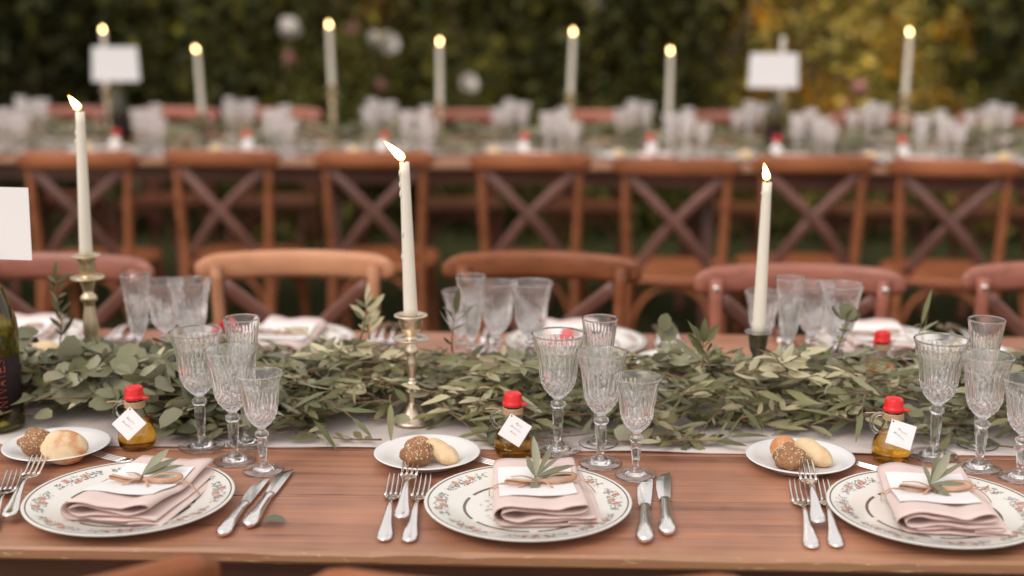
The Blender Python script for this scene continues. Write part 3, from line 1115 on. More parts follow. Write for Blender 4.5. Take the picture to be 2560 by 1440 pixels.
def make_plate():
    t = thing('dinner_plate', 'x', 'plate')
    m = MB()
    prof = [(0, 0.0065), (0.04, 0.0065), (0.080, 0.0065), (0.088, 0.0075), (0.100, 0.0108), (0.128, 0.0165), (0.1322, 0.0174), (0.1335, 0.0168), (0.1328, 0.0150), (0.118, 0.0112), (0.098, 0.0062), (0.090, 0.0036), (0.084, 0.0022), (0.082, 0.0), (0.078, 0.0), (0.077, 0.0025), (0, 0.0025)]
    m.lathe(prof, 72)
    m.build('dish', M_CREAM, t)

    def ring(nm, r1, r2, gaps=0):
        q = MB()
        n = 144
        vs, fs = [], []
        for k in range(n):
            a = 2 * PI * k / n
            for r in (r1, r2):
                vs.append((r * math.cos(a), r * math.sin(a), plate_z(r) + 0.0004))
        for k in range(n):
            if gaps and (k * gaps // n) % 8 == 7:
                continue
            k2 = (k + 1) % n
            fs.append((2 * k, 2 * k + 1, 2 * k2 + 1, 2 * k2))
        q.add(vs, fs)
        q.build(nm, M_BAND, t)
    ring('rim_band', 0.1275, 0.1293)
    ring('inner_band', 0.0800, 0.0838, 48)
    # printed flower sprays: one sheet of tiny flat shapes lying on the glaze
    q = random.Random(8)
    m = MB()

    def dab(r, a, l, w, ang, mi, dz):
        cx, cy_ = r * math.cos(a), r * math.sin(a)
        ux, uy = math.cos(ang), math.sin(ang)
        pts = [(-l / 2, 0), (-l * .2, w / 2), (l * .25, w / 2), (l / 2, 0), (l * .25, -w / 2), (-l * .2, -w / 2)]
        vs = []
        for px_, py_ in pts:
            x, y = cx + px_ * ux - py_ * uy, cy_ + px_ * uy + py_ * ux
            vs.append((x, y, plate_z(math.hypot(x, y)) + dz))
        m.add(vs, [tuple(range(6))], mi)
    for k in range(8):
        a0 = 2 * PI * k / 8 + 0.2
        for s, rr in ((-0.13, 0.113), (0.12, 0.116), (0.0, 0.108)):       # blossoms
            for j in range(6):
                aj = j * PI / 3
                r_ = rr + 0.0026 * math.cos(aj)
                dab(r_, a0 + s + 0.0026 / rr * math.sin(aj), 0.0056, 0.0040, aj + a0, 0 if j % 3 else 2, 0.00055)
            dab(rr, a0 + s, 0.0026, 0.0026, 0, 2, 0.0007)
        for j in range(90):                                               # leaves and stalks
            s = q.uniform(-0.33, 0.33)
            rr = 0.1125 + q.uniform(-1, 1) * 0.0105 * (1 - abs(s) * 1.6)
            dab(rr, a0 + s, q.uniform(0.0025, 0.006), q.uniform(0.0007, 0.0017), q.uniform(0, 6.3), 1, 0.00045)
        for j in range(10):
            s = q.uniform(-0.36, 0.36)
            dab(0.1125 + q.uniform(-1, 1) * 0.009, a0 + s, 0.0028, 0.0024, q.uniform(0, 6), 0, 0.0005)
    for k in range(70):                                                    # motif in the well
        a, r_ = q.uniform(0, 2 * PI), 0.02 + 0.042 * math.sqrt(q.random())
        dab(r_, a, q.uniform(0.004, 0.009), q.uniform(0.0008, 0.0022), a + q.uniform(-0.6, 0.6), 1 if q.random() < .75 else 0, 0.00045)
    m.build('flower_print', [M_ROSE, M_INK, M_GILT], t)['kind'] = 'stuff'
    return t


mk_plate = Maker(make_plate)


def make_side_plate():
    t = thing('bread_plate', 'x', 'plate')
    MB().lathe([(0, 0.0045), (0.045, 0.0045), (0.052, 0.0065), (0.060, 0.0110), (0.0735, 0.0150), (0.0758, 0.0150), (0.0762, 0.0140), (0.070, 0.0112), (0.058, 0.0062), (0.052, 0.0025), (0.050, 0.0), (0.046, 0.0), (0.045, 0.0015), (0, 0.0015)], 64).build('dish', M_WHITE, t)
    return t


mk_side = Maker(make_side_plate)


# ------------------------------------------------------------------ cutlery (origin at the tip, handle along -Y)
def strip(m, sections, mi=0):
    """Loft of oval sections (y, z, half width, half thickness)."""
    vs, fs = [], []
    n = 10
    for y, z, w, h in sections:
        for k in range(n):
            a = 2 * PI * k / n
            vs.append((w * math.cos(a), y, z + h * math.sin(a)))
    for i in range(len(sections) - 1):
        for k in range(n):
            k2 = (k + 1) % n
            fs.append((i * n + k, i * n + k2, (i + 1) * n + k2, (i + 1) * n + k))
    fs.append(tuple(range(n - 1, -1, -1)))
    fs.append(tuple((len(sections) - 1) * n + k for k in range(n)))
    m.add(vs, fs, mi)
    return m


def make_fork():
    t = thing('fork', 'x', 'fork')
    L = 0.205
    m = MB()
    for k in range(4):
        x = (k - 1.5) * 0.0062
        pts = [(x * 0.90, -0.000, 0.0085), (x, -0.018, 0.0058), (x, -0.042, 0.0036), (x, -0.066, 0.0030)]
        m.tube(cat_rom(pts, 3), [0.0006, 0.0011, 0.0013, 0.0015, 0.0016, 0.0017, 0.0018, 0.0019, 0.0020, 0.0021], 6, flat=0.75)
    strip(m, [(-0.064, 0.003, 0.0112, 0.0012), (-0.069, 0.003, 0.0116, 0.0013), (-0.076, 0.0035, 0.0095, 0.0014), (-0.083, 0.005, 0.0048, 0.0015), (-0.089, 0.0068, 0.0030, 0.0016)])
    m.build('tines', M_SILVER, t)
    h = MB()
    strip(h, [(-0.089, 0.0068, 0.0030, 0.0016), (-0.100, 0.0095, 0.0027, 0.0016), (-0.12, 0.0105, 0.0034, 0.0016), (-0.145, 0.0085, 0.0050, 0.0016), (-0.168, 0.0055, 0.0070, 0.0016), (-0.182, 0.0040, 0.0088, 0.0016), (-0.189, 0.0034, 0.0096, 0.0016), (-0.193, 0.0032, 0.0088, 0.0018), (-0.198, 0.0030, 0.0092, 0.0022), (-0.202, 0.0030, 0.0066, 0.0024), (-L, 0.0030, 0.0020, 0.0016)])
    h.build('handle', M_SILVER, t)
    return t


mk_fork = Maker(make_fork)


def make_knife():
    t = thing('table_knife', 'x', 'knife')
    m = MB()
    # blade: outline of cutting edge (left, -X) and back (right)
    vs, fs = [], []
    sec = [(0.0, 0.0075, 0.0085), (-0.006, -0.0005, 0.0088), (-0.016, -0.0062, 0.0090), (-0.032, -0.0095, 0.0088), (-0.055, -0.0100, 0.0082), (-0.085, -0.0085, 0.0070), (-0.098, -0.0068, 0.0062)]
    for y, a, b in sec:
        vs += [(a, y, 0.0035), ((a + b) / 2, y, 0.0044), (b, y, 0.0048), (b, y, 0.0030), ((a + b) / 2, y, 0.0028)]
    for i in range(len(sec) - 1):
        for k in range(5):
            k2 = (k + 1) % 5
            fs.append((i * 5 + k, i * 5 + k2, (i + 1) * 5 + k2, (i + 1) * 5 + k))
    fs += [(4, 3, 2, 1, 0), tuple((len(sec) - 1) * 5 + k for k in range(5))]
    m.add(vs, fs, 0, False)
    m.build('blade', M_SILVER, t)
    h = MB()
    strip(h, [(-0.096, 0.0048, 0.0064, 0.0034), (-0.101, 0.0050, 0.0070, 0.0040), (-0.105, 0.0052, 0.0056, 0.0042), (-0.12, 0.0056, 0.0060, 0.0046), (-0.145, 0.0062, 0.0072, 0.0052), (-0.165, 0.0066, 0.0086, 0.0056), (-0.180, 0.0068, 0.0102, 0.0058), (-0.189, 0.0066, 0.0098, 0.0054), (-0.195, 0.0062, 0.0104, 0.0050), (-0.201, 0.0058, 0.0076, 0.0046), (-0.205, 0.0055, 0.0024, 0.0030)])
    h.build('handle', M_SILVER, t)
    return t


mk_knife = Maker(make_knife)


def lay(mk, tip, end, label, group, dz=0.0, L=0.205):
    """Cutlery with its tip and handle end on the table at two pixels."""
    a, b = at(*tip, TZ), at(*end, TZ)
    d = a - b
    rz = math.atan2(d.y, d.x) - PI / 2
    mid = (a + b) / 2
    u = d.normalized()
    s = min(1.08, max(0.8, d.length / L))
    a2 = mid + u * (L * s / 2)
    return mk(label, (a2.x, a2.y, TZ + 0.0006 + dz), (0, 0, rz), group, s)


# ------------------------------------------------------------------ napkin, card, raffia tie, olive sprig
NAP = [(0.86 * x_, 1.16 * z_) for x_, z_ in [(0.040, 0.0045), (0.070, 0.0050), (0.088, 0.0040), (0.090, 0.0022), (0.080, 0.0010), (0.03, 0.0012), (-0.035, 0.0010), (-0.056, 0.0030), (-0.0655, 0.0100), (-0.0630, 0.0175), (-0.050, 0.0225), (-0.026, 0.0232), (0.004, 0.0205), (0.026, 0.0196), (0.044, 0.0232), (0.062, 0.0250), (0.0695, 0.0222), (0.066, 0.0178), (0.046, 0.0136), (0.020, 0.0142), (-0.012, 0.0166), (-0.034, 0.0186), (-0.0500, 0.0165), (-0.0550, 0.0125), (-0.0490, 0.0088), (-0.033, 0.0070), (-0.010, 0.0104), (0.018, 0.0098), (0.05, 0.0100), (0.074, 0.0096), (0.081, 0.0082), (0.074, 0.0070), (0.04, 0.0072), (0.0, 0.0060), (-0.04, 0.0046)]]
NLEN = 0.195


def nap_scale(v):
    """How high the folds stand along the napkin (v 0 front .. 1 back; pressed down at the tie)."""
    return 1.0 - 0.36 * math.exp(-((v - 0.55) / 0.22) ** 2) - 0.22 * v


def make_napkin(seed):
    t = thing('folded_napkin', 'x', 'napkin')
    q = random.Random(seed)
    path = cat_rom([(x, 0, z) for x, z in NAP], 5)
    n = len(path)
    nv = 14
    th = 0.0011
    f1 = [q.uniform(0, 6) for _ in range(4)]
    vs, fs, ms = [], [], []
    for j in range(nv + 1):
        v = j / nv
        for i, p in enumerate(path):
            d = (path[min(i + 1, n - 1)] - path[max(i - 1, 0)]).normalized()
            nrm = Vector((-d.z, 0, d.x))
            sc = nap_scale(v)
            ruck = (0.0011 * math.sin(p.x * 70 + f1[0] + v * 2.5) + 0.0006 * math.sin(p.x * 170 + f1[3] + v * 6)) * (0.4 + 0.6 * abs(v - 0.5))
            edge = 0.0022 * math.sin(i * 0.35 + f1[1]) + 0.002 * math.sin(i * 0.11 + f1[2])
            y = -NLEN / 2 + NLEN * v + edge * (1 if j in (0, nv) else 0.3)
            xx = p.x * (1 - 0.06 * v)
            for s in (-1, 1):
                vs.append((xx + nrm.x * th / 2 * s, y, max(0.0006, (p.z + ruck) * sc) + nrm.z * th / 2 * s + 0.0004))
    row = 2 * n
    for j in range(nv):
        for i in range(n - 1):
            a = j * row + 2 * i
            fs.append((a, a + 2, a + row + 2, a + row)); ms.append(0)
            fs.append((a + 1, a + row + 1, a + row + 3, a + 3)); ms.append(0)
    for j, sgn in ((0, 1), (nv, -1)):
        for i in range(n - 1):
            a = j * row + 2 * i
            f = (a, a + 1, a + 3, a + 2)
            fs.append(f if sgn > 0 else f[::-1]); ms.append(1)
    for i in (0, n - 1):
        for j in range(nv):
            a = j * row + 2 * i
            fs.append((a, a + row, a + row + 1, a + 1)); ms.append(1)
    m = MB()
    m.add(vs, fs)
    m.m = ms
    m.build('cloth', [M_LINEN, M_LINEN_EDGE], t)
    return t


def top_z(x, y):
    """Height of the napkin's upper fold at local x, y."""
    v = (y + NLEN / 2) / NLEN
    xs_ = [0.86 * k_ for k_ in (-0.062, -0.050, -0.026, 0.004, 0.026, 0.044, 0.062)]
    zs_ = [1.16 * k_ for k_ in (0.0175, 0.0225, 0.0232, 0.0205, 0.0196, 0.0232, 0.0250)]
    return float(np.interp(x, xs_, zs_)) * nap_scale(v) + 0.0022


def make_card():
    t = thing('place_card', 'x', 'card')
    m = MB()
    W, L = 0.098, 0.116
    vs, fs = [], []
    for i in range(9):
        for k in range(7):
            x, y = -W / 2 + W * k / 6, -L / 2 + L * i / 8 + 0.001
            z = max(top_z(x, y) - 0.0004, 0.0218 * nap_scale((y + NLEN / 2) / NLEN) + 0.0044) + 0.0012
            for dz in (0, 0.0006):
                vs.append((x, y, z + dz))
    g_ = lambda i, k, d: (i * 7 + k) * 2 + d
    for i in range(8):
        for k in range(6):
            fs.append((g_(i, k, 1), g_(i, k + 1, 1), g_(i + 1, k + 1, 1), g_(i + 1, k, 1)))
            fs.append((g_(i, k, 0), g_(i + 1, k, 0), g_(i + 1, k + 1, 0), g_(i, k + 1, 0)))
    for k in range(6):
        fs.append((g_(0, k, 0), g_(0, k + 1, 0), g_(0, k + 1, 1), g_(0, k, 1)))
        fs.append((g_(8, k, 0), g_(8, k, 1), g_(8, k + 1, 1), g_(8, k + 1, 0)))
    for i in range(8):
        fs.append((g_(i, 0, 0), g_(i, 0, 1), g_(i + 1, 0, 1), g_(i + 1, 0, 0)))
        fs.append((g_(i, 6, 0), g_(i + 1, 6, 0), g_(i + 1, 6, 1), g_(i, 6, 1)))
    m.add(vs, fs, 0, False)
    m.build('sheet', M_PAPER, t)
    return t


def make_tie(seed):
    """Raffia tied round napkin and card: band, two loops and loose ends."""
    t = thing('raffia_tie', 'x', 'ribbon')
    q = random.Random(seed)
    y0 = 0.008
    zt = lambda x: top_z(x, y0) + 0.0036
    band = [(0.078, y0 + 0.004, 0.004), (0.072, y0 + 0.003, 0.012), (0.060, y0 + 0.002, zt(0.062) + 0.0005)] + [(x, y0 + 0.002 * math.sin(x * 60), zt(x)) for x in (0.045, 0.02, 0, -0.02, -0.045)] + [(-0.056, y0 - 0.001, zt(-0.05) - 0.003), (-0.061, y0 - 0.002, 0.010), (-0.061, y0 - 0.002, 0.002)]
    MB().tube(cat_rom(band, 4), 0.0021, 6, flat=0.35).build('band', M_RAFFIA, t)
    c = Vector((0.004, y0, zt(0.0) + 0.002))
    for s, l in ((-1, 0.042), (1, 0.046)):
        pts = [c, c + Vector((s * l * 0.4, 0.012 * s - 0.004, 0.007)), c + Vector((s * l * 0.95, 0.010 * s - 0.002, 0.008)), c + Vector((s * l, -0.004 + 0.006 * s, 0.005)), c + Vector((s * l * 0.5, -0.010 + 0.004 * s, 0.003)), c]
        MB().tube(cat_rom(pts, 5), 0.0038, 6, flat=0.22).build('loop', M_RAFFIA, t)
    for a, l in ((-2.3 + q.uniform(-.2, .2), 0.036), (-1.0, 0.030), (2.7, 0.04)):
        e = c + Vector((math.cos(a) * l, math.sin(a) * l, 0.001))
        MB().tube(cat_rom([c, c.lerp(e, 0.5) + Vector((0, 0, 0.004)), e], 4), [0.0026 - 0.00012 * i for i in range(9)], 6, flat=0.3).build('loose_end', M_RAFFIA, t)
    MB().blob(c, (0.007, 0.0055, 0.0035), 10, 6).build('knot', M_RAFFIA, t)
    return t


LEAFLIB = {}


def leaf_lib(kind, var, color, length, width, bend, fold):
    key = (kind, var)
    if key not in LEAFLIB:
        tv = leaf_verts(length, width, kind, bend, fold)
        LEAFLIB[key] = np_mesh('leaf', tv, LEAF_F, np.repeat(np.array([color]), 11, 0), M_LEAF)
    return LEAFLIB[key]


def make_sprig(spec):
    t = thing('olive_sprig', 'x', 'sprig')
    c = Vector((0.0, 0.004, 0.026 * 0.66 * 1.3))
    MB().tube(cat_rom([c + Vector((0.004, -0.016, -0.001)), c, c + Vector((-0.002, 0.02, 0.008))], 4), 0.0012, 6).build('stalk', M_TWIG, t)
    for k, (ang, el, l, w, roll, pale) in enumerate(spec):
        d = Vector((math.sin(ang) * math.cos(el), math.cos(ang) * math.cos(el), math.sin(el)))
        nrm = Vector((math.sin(roll), -0.5, math.cos(roll)))
        M = frame_mat(c + Vector((0, 0.004, 0.002)), d, nrm)
        me = np_mesh('leaf', leaf_verts(l, w * 0.78, 'olive', 0.12, 0.35), LEAF_F, np.repeat(np.array([(0.36, 0.35, 0.24) if pale else (0.19, 0.185, 0.115)]), 11, 0), M_LEAF)
        o = put('leaf', me, t)
        o.matrix_local = Matrix(M.tolist())
    return t


# ------------------------------------------------------------------ oil bottle with tag
def script_strokes(m, rows, mi=0):
    """Thin looping pen strokes on the tag (local x right, y up)."""
    for (x0_, y0_, w, amp, seed) in rows:
        q = random.Random(seed)
        pts = []
        nlet = max(3, int(w / 0.0028))
        pts.append((x0_ - 0.001, y0_ - amp * 0.4, 0))
        pts.append((x0_ + 0.0006, y0_ + amp * 2.2, 0))
        pts.append((x0_ + 0.0014, y0_ + amp * 2.0, 0))
        pts.append((x0_ + 0.0002, y0_ - amp * 0.2, 0))
        for k in range(nlet):
            xx = x0_ + w * (k + 0.6) / nlet
            tall = amp * (1.9 if q.random() < 0.25 else 1.0)
            low = -amp * (1.3 if q.random() < 0.15 else 0.05)
            pts += [(xx + 0.0006, y0_ + tall, 0), (xx - 0.0002, y0_ + tall * 0.9, 0), (xx + 0.0002, y0_ + low, 0)]
        pts.append((x0_ + w + 0.0015, y0_ + amp * 0.5, 0))
        m.tube(cat_rom(pts, 3), 0.00022, 4, flat=0.3)
    return m


def make_bottle(tag_rot, rows):
    t = thing('oil_bottle', 'x', 'bottle')
    n = 32
    rib = lambda a, z, i: (0.0005 * (abs(math.sin(9 * a)) - 0.5) if 0.012 < z < 0.036 else 0.0)
    outer = [(0, 0.0008), (0.020, 0.0), (0.0235, 0.0012), (0.0262, 0.006), (0.0272, 0.014), (0.0268, 0.022), (0.0245, 0.031), (0.0205, 0.040), (0.0165, 0.048), (0.0138, 0.055), (0.0128, 0.062), (0.0128, 0.071), (0.0136, 0.0725), (0.0136, 0.076)]
    inner = [(0.0110, 0.076), (0.0108, 0.060), (0.0120, 0.054), (0.0148, 0.047), (0.0188, 0.039), (0.0228, 0.030), (0.0250, 0.022), (0.0254, 0.014), (0.0244, 0.007), (0.021, 0.0042), (0, 0.0040)]
    m = MB()
    m.lathe(outer + inner, n, 0, True, rib)
    m.build('glass_body', M_CLEAR, t)
    MB().lathe([(0, 0.0036), (0.0212, 0.0038), (0.0247, 0.0068), (0.0257, 0.014), (0.0253, 0.022), (0.0231, 0.030), (0.0191, 0.039), (0.0172, 0.0425), (0, 0.0425)], n).build('oil', M_OIL, t)
    MB().tube(cat_rom([(-0.0120, 0, 0.0675), (-0.020, 0, 0.0690), (-0.0275, 0, 0.064), (-0.0300, 0, 0.0555), (-0.0270, 0, 0.047), (-0.0205, 0, 0.0410)], 5), 0.0032, 10).build('handle', M_CLEAR, t)
    tw = MB()
    for k in range(4):
        z = 0.0635 + 0.0023 * k
        tw.tube([(0.0139 * math.cos(a), 0.0139 * math.sin(a), z + 0.0004 * math.sin(3 * a + k)) for a in [2 * PI * i / 20 for i in range(21)]], 0.0013, 5, caps=False)
    tw.tube(cat_rom([(-0.0139, -0.002, 0.067), (-0.026, -0.003, 0.071), (-0.040, -0.002, 0.070)], 4), 0.0011, 5)
    tw.build('twine', M_CORK, t)
    cp = MB()
    cp.lathe([(0.0142, 0.0745), (0.0152, 0.0750), (0.0150, 0.0785), (0.0138, 0.0800), (0.0132, 0.0815), (0.0128, 0.0905), (0.0118, 0.0925), (0.0095, 0.0930), (0.0088, 0.0922), (0, 0.0920)], n, 0, True, lambda a, z, i: 0.00025 * math.sin(24 * a) if 0.081 < z < 0.0906 else 0.0)
    cp.build('cap', M_RED, t)
    tb = MB()
    tb.tube(cat_rom([(0.0125, -0.003, 0.0768), (0.0185, -0.004, 0.0766), (0.0228, -0.0045, 0.0762)], 3), [0.0056, 0.0055, 0.0052, 0.0046, 0.0038, 0.0028, 0.0015], 8, flat=0.4)
    tb.build('pull_tab', M_RED, t)
    # tag: hangs by one corner from the twine, leaning on the bottle's belly
    s = 0.0355
    T = put('tag', None, t)
    me = MB()
    c0 = s / 2
    corner = [(-c0, -c0), (c0, -c0), (c0, c0), (-c0, c0)]
    vs = [(x, y, z) for z in (0, 0.0005) for x, y in corner]
    me.add(vs, [(3, 2, 1, 0), (4, 5, 6, 7), (0, 1, 5, 4), (1, 2, 6, 5), (2, 3, 7, 6), (3, 0, 4, 7)], 0, False)
    tg = me.build('tag', M_PAPER, t)
    bpy.data.objects.remove(T)
    tg.name = 'tag'
    tilt = R(62)
    # frame of the tag: x right, y up along the slope, z outwards (-Y)
    Mx = Matrix.Rotation(tilt, 4, 'X') @ Matrix.Rotation(tag_rot, 4, 'Z')
    hang = Vector((-0.003, -0.0155, 0.0640))
    cr = Mx @ Vector((-c0 + 0.002, c0 - 0.002, 0))
    Mx.translation = hang - cr
    tg.matrix_local = Mx
    wr = MB()
    script_strokes(wr, rows)
    w_ = wr.build('handwriting', M_PEN, tg)
    w_.matrix_local = Matrix.Translation((0, 0, 0.0008)) @ Matrix.Rotation(-tag_rot - R(38), 4, 'Z')
    ho = MB().lathe([(0.0011, 0.0), (0.0011, 0.0007), (0.0, 0.0007)], 10).build('eyelet', M_WICK, tg)
    ho.matrix_local = Matrix.Translation((-c0 + 0.003, c0 - 0.003, 0.0002))
    MB().tube([hang + Vector((0, -0.0006, 0)), hang + Vector((0.001, 0.001, 0.003)), hang + Vector((0.001, 0.0025, 0.005))], 0.0005, 5).build('string', M_CORK, t)
    return t


# ------------------------------------------------------------------ rolls
def lumpy(seed, amp):
    q = random.Random(seed)
    w = [(q.uniform(2, 6), q.uniform(2, 6), q.uniform(2, 6), q.uniform(0, 6)) for _ in range(6)]
    return lambda d: 1 + amp * sum(math.sin(a * d.x + b * d.y + c * d.z + e) for a, b, c, e in w) / 3


def seeded_roll(label, p, rz, seed):
    t = thing('seeded_roll', label, 'bread roll', p, (0, 0, rz), 'brown seeded rolls')
    fn = lumpy(seed, 0.11)
    rad = (0.0245, 0.0215, 0.0195)
    MB().blob((0, 0, 0.0165), rad, 24, 16, lambda d: fn(d) * (1 - 0.12 * max(0, -d.z - 0.6))).build('crust', M_CRUST, t)
    q = random.Random(seed)
    m = MB()
    for k in range(150):
        a, ph = q.uniform(0, 2 * PI), math.acos(q.uniform(-0.1, 1.0))
        d = Vector((math.sin(ph) * math.cos(a), math.sin(ph) * math.sin(a), math.cos(ph)))
        c = Vector((0, 0, 0.0165)) + Vector((d.x * rad[0], d.y * rad[1], d.z * rad[2])) * fn(d)
        e = d.cross(Vector((q.uniform(-1, 1), q.uniform(-1, 1), 0.3))).normalized() * 0.0014
        m.tube([c - e, c, c + e], [0.0003, q.uniform(0.0007, 0.0012), 0.0003], 5)
    m.build('seeds', M_SEED, t)['kind'] = 'stuff'
    return t


def bun(name, label, p, rot, rad, mat, seed, waist=0.0):
    t = thing(name, label, 'bread roll', p, rot)
    fn = lumpy(seed, 0.035)
    MB().blob((0, 0, rad[2] * 0.85), rad, 24, 16, lambda d: fn(d) * (1 - waist * math.exp(-(d.x / 0.3) ** 2)) * (1 - 0.2 * max(0, -d.z - 0.5))).build('crust', mat, t)
    return t


# ------------------------------------------------------------------ candles and candlesticks
def flame_mesh():
    m = MB()
    prof = [(0.0, 0.0), (0.10, 0.03), (0.165, 0.12), (0.185, 0.22), (0.17, 0.36), (0.135, 0.52), (0.09, 0.70), (0.045, 0.87), (0.0, 1.0)]
    m.lathe(prof, 16)
    return m.mesh('flame', M_FLAME)


FLAME = flame_mesh()


def candle(label, base, top, r0, r1, group, flame=None, drips=0):
    """Taper from base to top; flame: (direction vector, length)."""
    base, top = Vector(base), Vector(top)
    t = thing('taper_candle', label, 'candle', base, group=group)
    d = top - base
    m = MB()
    n = 14
    pts = [d * (i / n) for i in range(n + 1)]
    rr = [r0 + (r1 - r0) * i / n for i in range(n + 1)]
    m.tube(pts + [d * 0.996], rr + [r1 * 0.5], 20)
    q = random.Random(len(label))
    for k in range(drips):
        a = q.uniform(2.6, 3.9)
        f = q.choice([0.80, 0.86, 0.9, 0.93, 0.55, 0.4])
        c = d * f + Vector((math.cos(a), math.sin(a) * 0.6 - 0.4, 0)) * (r0 + (r1 - r0) * f) * 0.98
        m.blob(c, (0.0016, 0.0016, q.uniform(0.003, 0.006)), 8, 6)
    m.build('wax', M_WAX, t)
    if flame:
        fd, fl = flame
        fd = Vector(fd).normalized()
        MB().tube([d * 0.995, d + Vector((0, 0, 0.004)), d + Vector((fd.x * 0.003, 0, 0.008))], 0.0009, 6).build('wick', M_WICK, t)
        o = put('flame', FLAME, t, d + Vector((0, 0, 0.0035)))
        o.rotation_euler = fd.to_track_quat('Z', 'Y').to_euler()
        w = min(1.0, 0.032 / fl) * fl * 1.05
        o.scale = (w, w, fl)
    else:
        MB().tube([d * 0.99, d + Vector((0, 0, 0.006))], 0.0009, 6).build('wick', M_WICK, t)
    return t


STICKS = {
    'pewter': [(0, 0), (0.031, 0.0), (0.033, 0.002), (0.032, 0.004), (0.0285, 0.006), (0.022, 0.013), (0.014, 0.022), (0.008, 0.030), (0.0055, 0.034), (0.0065, 0.037), (0.0060, 0.047), (0.0095, 0.049), (0.0118, 0.051), (0.0095, 0.053), (0.006, 0.055), (0.0075, 0.058), (0.0090, 0.062), (0.0080, 0.066), (0.0065, 0.067), (0.0075, 0.069), (0.0060, 0.071), (0.0055, 0.074), (0.0078, 0.084), (0.0090, 0.091), (0.0080, 0.099), (0.0062, 0.107), (0.0065, 0.111), (0.0105, 0.113), (0.0108, 0.116), (0.0085, 0.121), (0.0060, 0.127), (0.0058, 0.131), (0.020, 0.1325), (0.0285, 0.1345), (0.0292, 0.1362), (0.027, 0.1360), (0.012, 0.1345), (0.0085, 0.137), (0.0080, 0.141), (0.0105, 0.144), (0.0145, 0.148), (0.0175, 0.155), (0.0185, 0.163), (0.0190, 0.168), (0.0255, 0.1705), (0.0262, 0.1725), (0.0245, 0.1735), (0.0135, 0.1715), (0.0120, 0.168), (0.0118, 0.158), (0, 0.158)],
    'brass': [(0, 0), (0.036, 0.0), (0.038, 0.003), (0.036, 0.006), (0.024, 0.014), (0.012, 0.024), (0.010, 0.035), (0.013, 0.042), (0.010, 0.050), (0.0115, 0.080), (0.0135, 0.105), (0.0125, 0.125), (0.0090, 0.150), (0.0085, 0.157), (0.0135, 0.161), (0.0145, 0.166), (0.0120, 0.170), (0.0085, 0.174), (0.0085, 0.180), (0.0110, 0.190), (0.013, 0.197), (0.026, 0.1995), (0.0285, 0.202), (0.0275, 0.204), (0.012, 0.2035), (0.010, 0.208), (0.0125, 0.213), (0.0145, 0.220), (0.0130, 0.226), (0.0150, 0.231), (0.0150, 0.238), (0.0235, 0.2405), (0.0245, 0.2425), (0.0225, 0.2435), (0.0125, 0.242), (0.0118, 0.238), (0.0118, 0.228), (0, 0.228)],
    'dark': [(0, 0), (0.034, 0.0), (0.036, 0.003), (0.030, 0.008), (0.018, 0.016), (0.010, 0.026), (0.0075, 0.038), (0.0075, 0.072), (0.0090, 0.080), (0.0085, 0.088), (0.0105, 0.092), (0.0125, 0.096), (0.0150, 0.108), (0.0165, 0.1225), (0.0215, 0.1255), (0.0225, 0.1275), (0.0210, 0.1282), (0.0130, 0.1270), (0.0118, 0.122), (0.0118, 0.112), (0, 0.112)],
}
STICK_H = {'pewter': 0.172, 'brass': 0.2425, 'dark': 0.127}
STICK_M = {'pewter': M_PEWTER, 'brass': M_BRASS, 'dark': M_DARKP}
STICK_ME = {}


def candlestick(kind, label, p, h, group):
    key = kind
    if key not in STICK_ME:
        pr = STICKS[kind]
        cut_ = next(i for i, (r, z) in enumerate(pr) if z > STICK_H[kind] * 0.16)
        a = MB().lathe(pr[:cut_ + 1], 32).mesh('base', STICK_M[kind])
        b = MB().lathe(pr[cut_:], 32).mesh('stem', STICK_M[kind])
        STICK_ME[key] = (a, b)
    t = thing('candlestick', label, 'candlestick', p, group=group)
    for nm, me in zip(('base', 'stem'), STICK_ME[key]):
        put(nm, me, t)
    t.scale = (1, 1, h / STICK_H[kind])
    return t


# ------------------------------------------------------------------ garland
# spots on the near table that dishes, glasses and bottles keep free of leaves: x, y, radius
CLEAR = []
for px_, py_, r_ in [(142, 1113, .084), (1068, 1133, .084), (2000, 1143, .084), (344, 1117, .036), (1282, 1135, .036), (2226, 1150, .036), (0, 1068, .05),
                     (505, 1124, .022), (1394, 1132, .022), (2334, 1140, .022), (618, 1117, .022), (1495, 1118, .022), (2442, 1122, .022), (1026, 1100, .022), (1026, 1075, .030)]:
    p_ = at(px_, py_, TZ)
    CLEAR.append((p_.x, p_.y, r_))


FRONT = at(1280, 1127, TZ).y + 0.007          # leaves stay on the runner


def blocked(p):
    return p.y < FRONT or any((p.x - x) ** 2 + (p.y - y) ** 2 < r * r for x, y, r in CLEAR)


KCOL = {
    'olive': [(0.19, 0.180, 0.080), (0.26, 0.235, 0.120), (0.095, 0.098, 0.036), (0.44, 0.395, 0.24)],
    'round': [(0.18, 0.180, 0.098), (0.24, 0.230, 0.140), (0.115, 0.120, 0.062)],
    'willow': [(0.14, 0.142, 0.06), (0.10, 0.105, 0.04), (0.19, 0.18, 0.085)],
}
KDIM = {'olive': (0.045, 0.0115), 'round': (0.035, 0.029), 'willow': (0.062, 0.0095)}
TEMPL = {}
_q = random.Random(77)
for kd, (l, w) in KDIM.items():
    TEMPL[kd] = [leaf_verts(l * _q.uniform(0.8, 1.2), w * _q.uniform(0.85, 1.15), kd, _q.uniform(-0.05, 0.28), _q.uniform(0.05, 0.4)) for _ in range(5)]


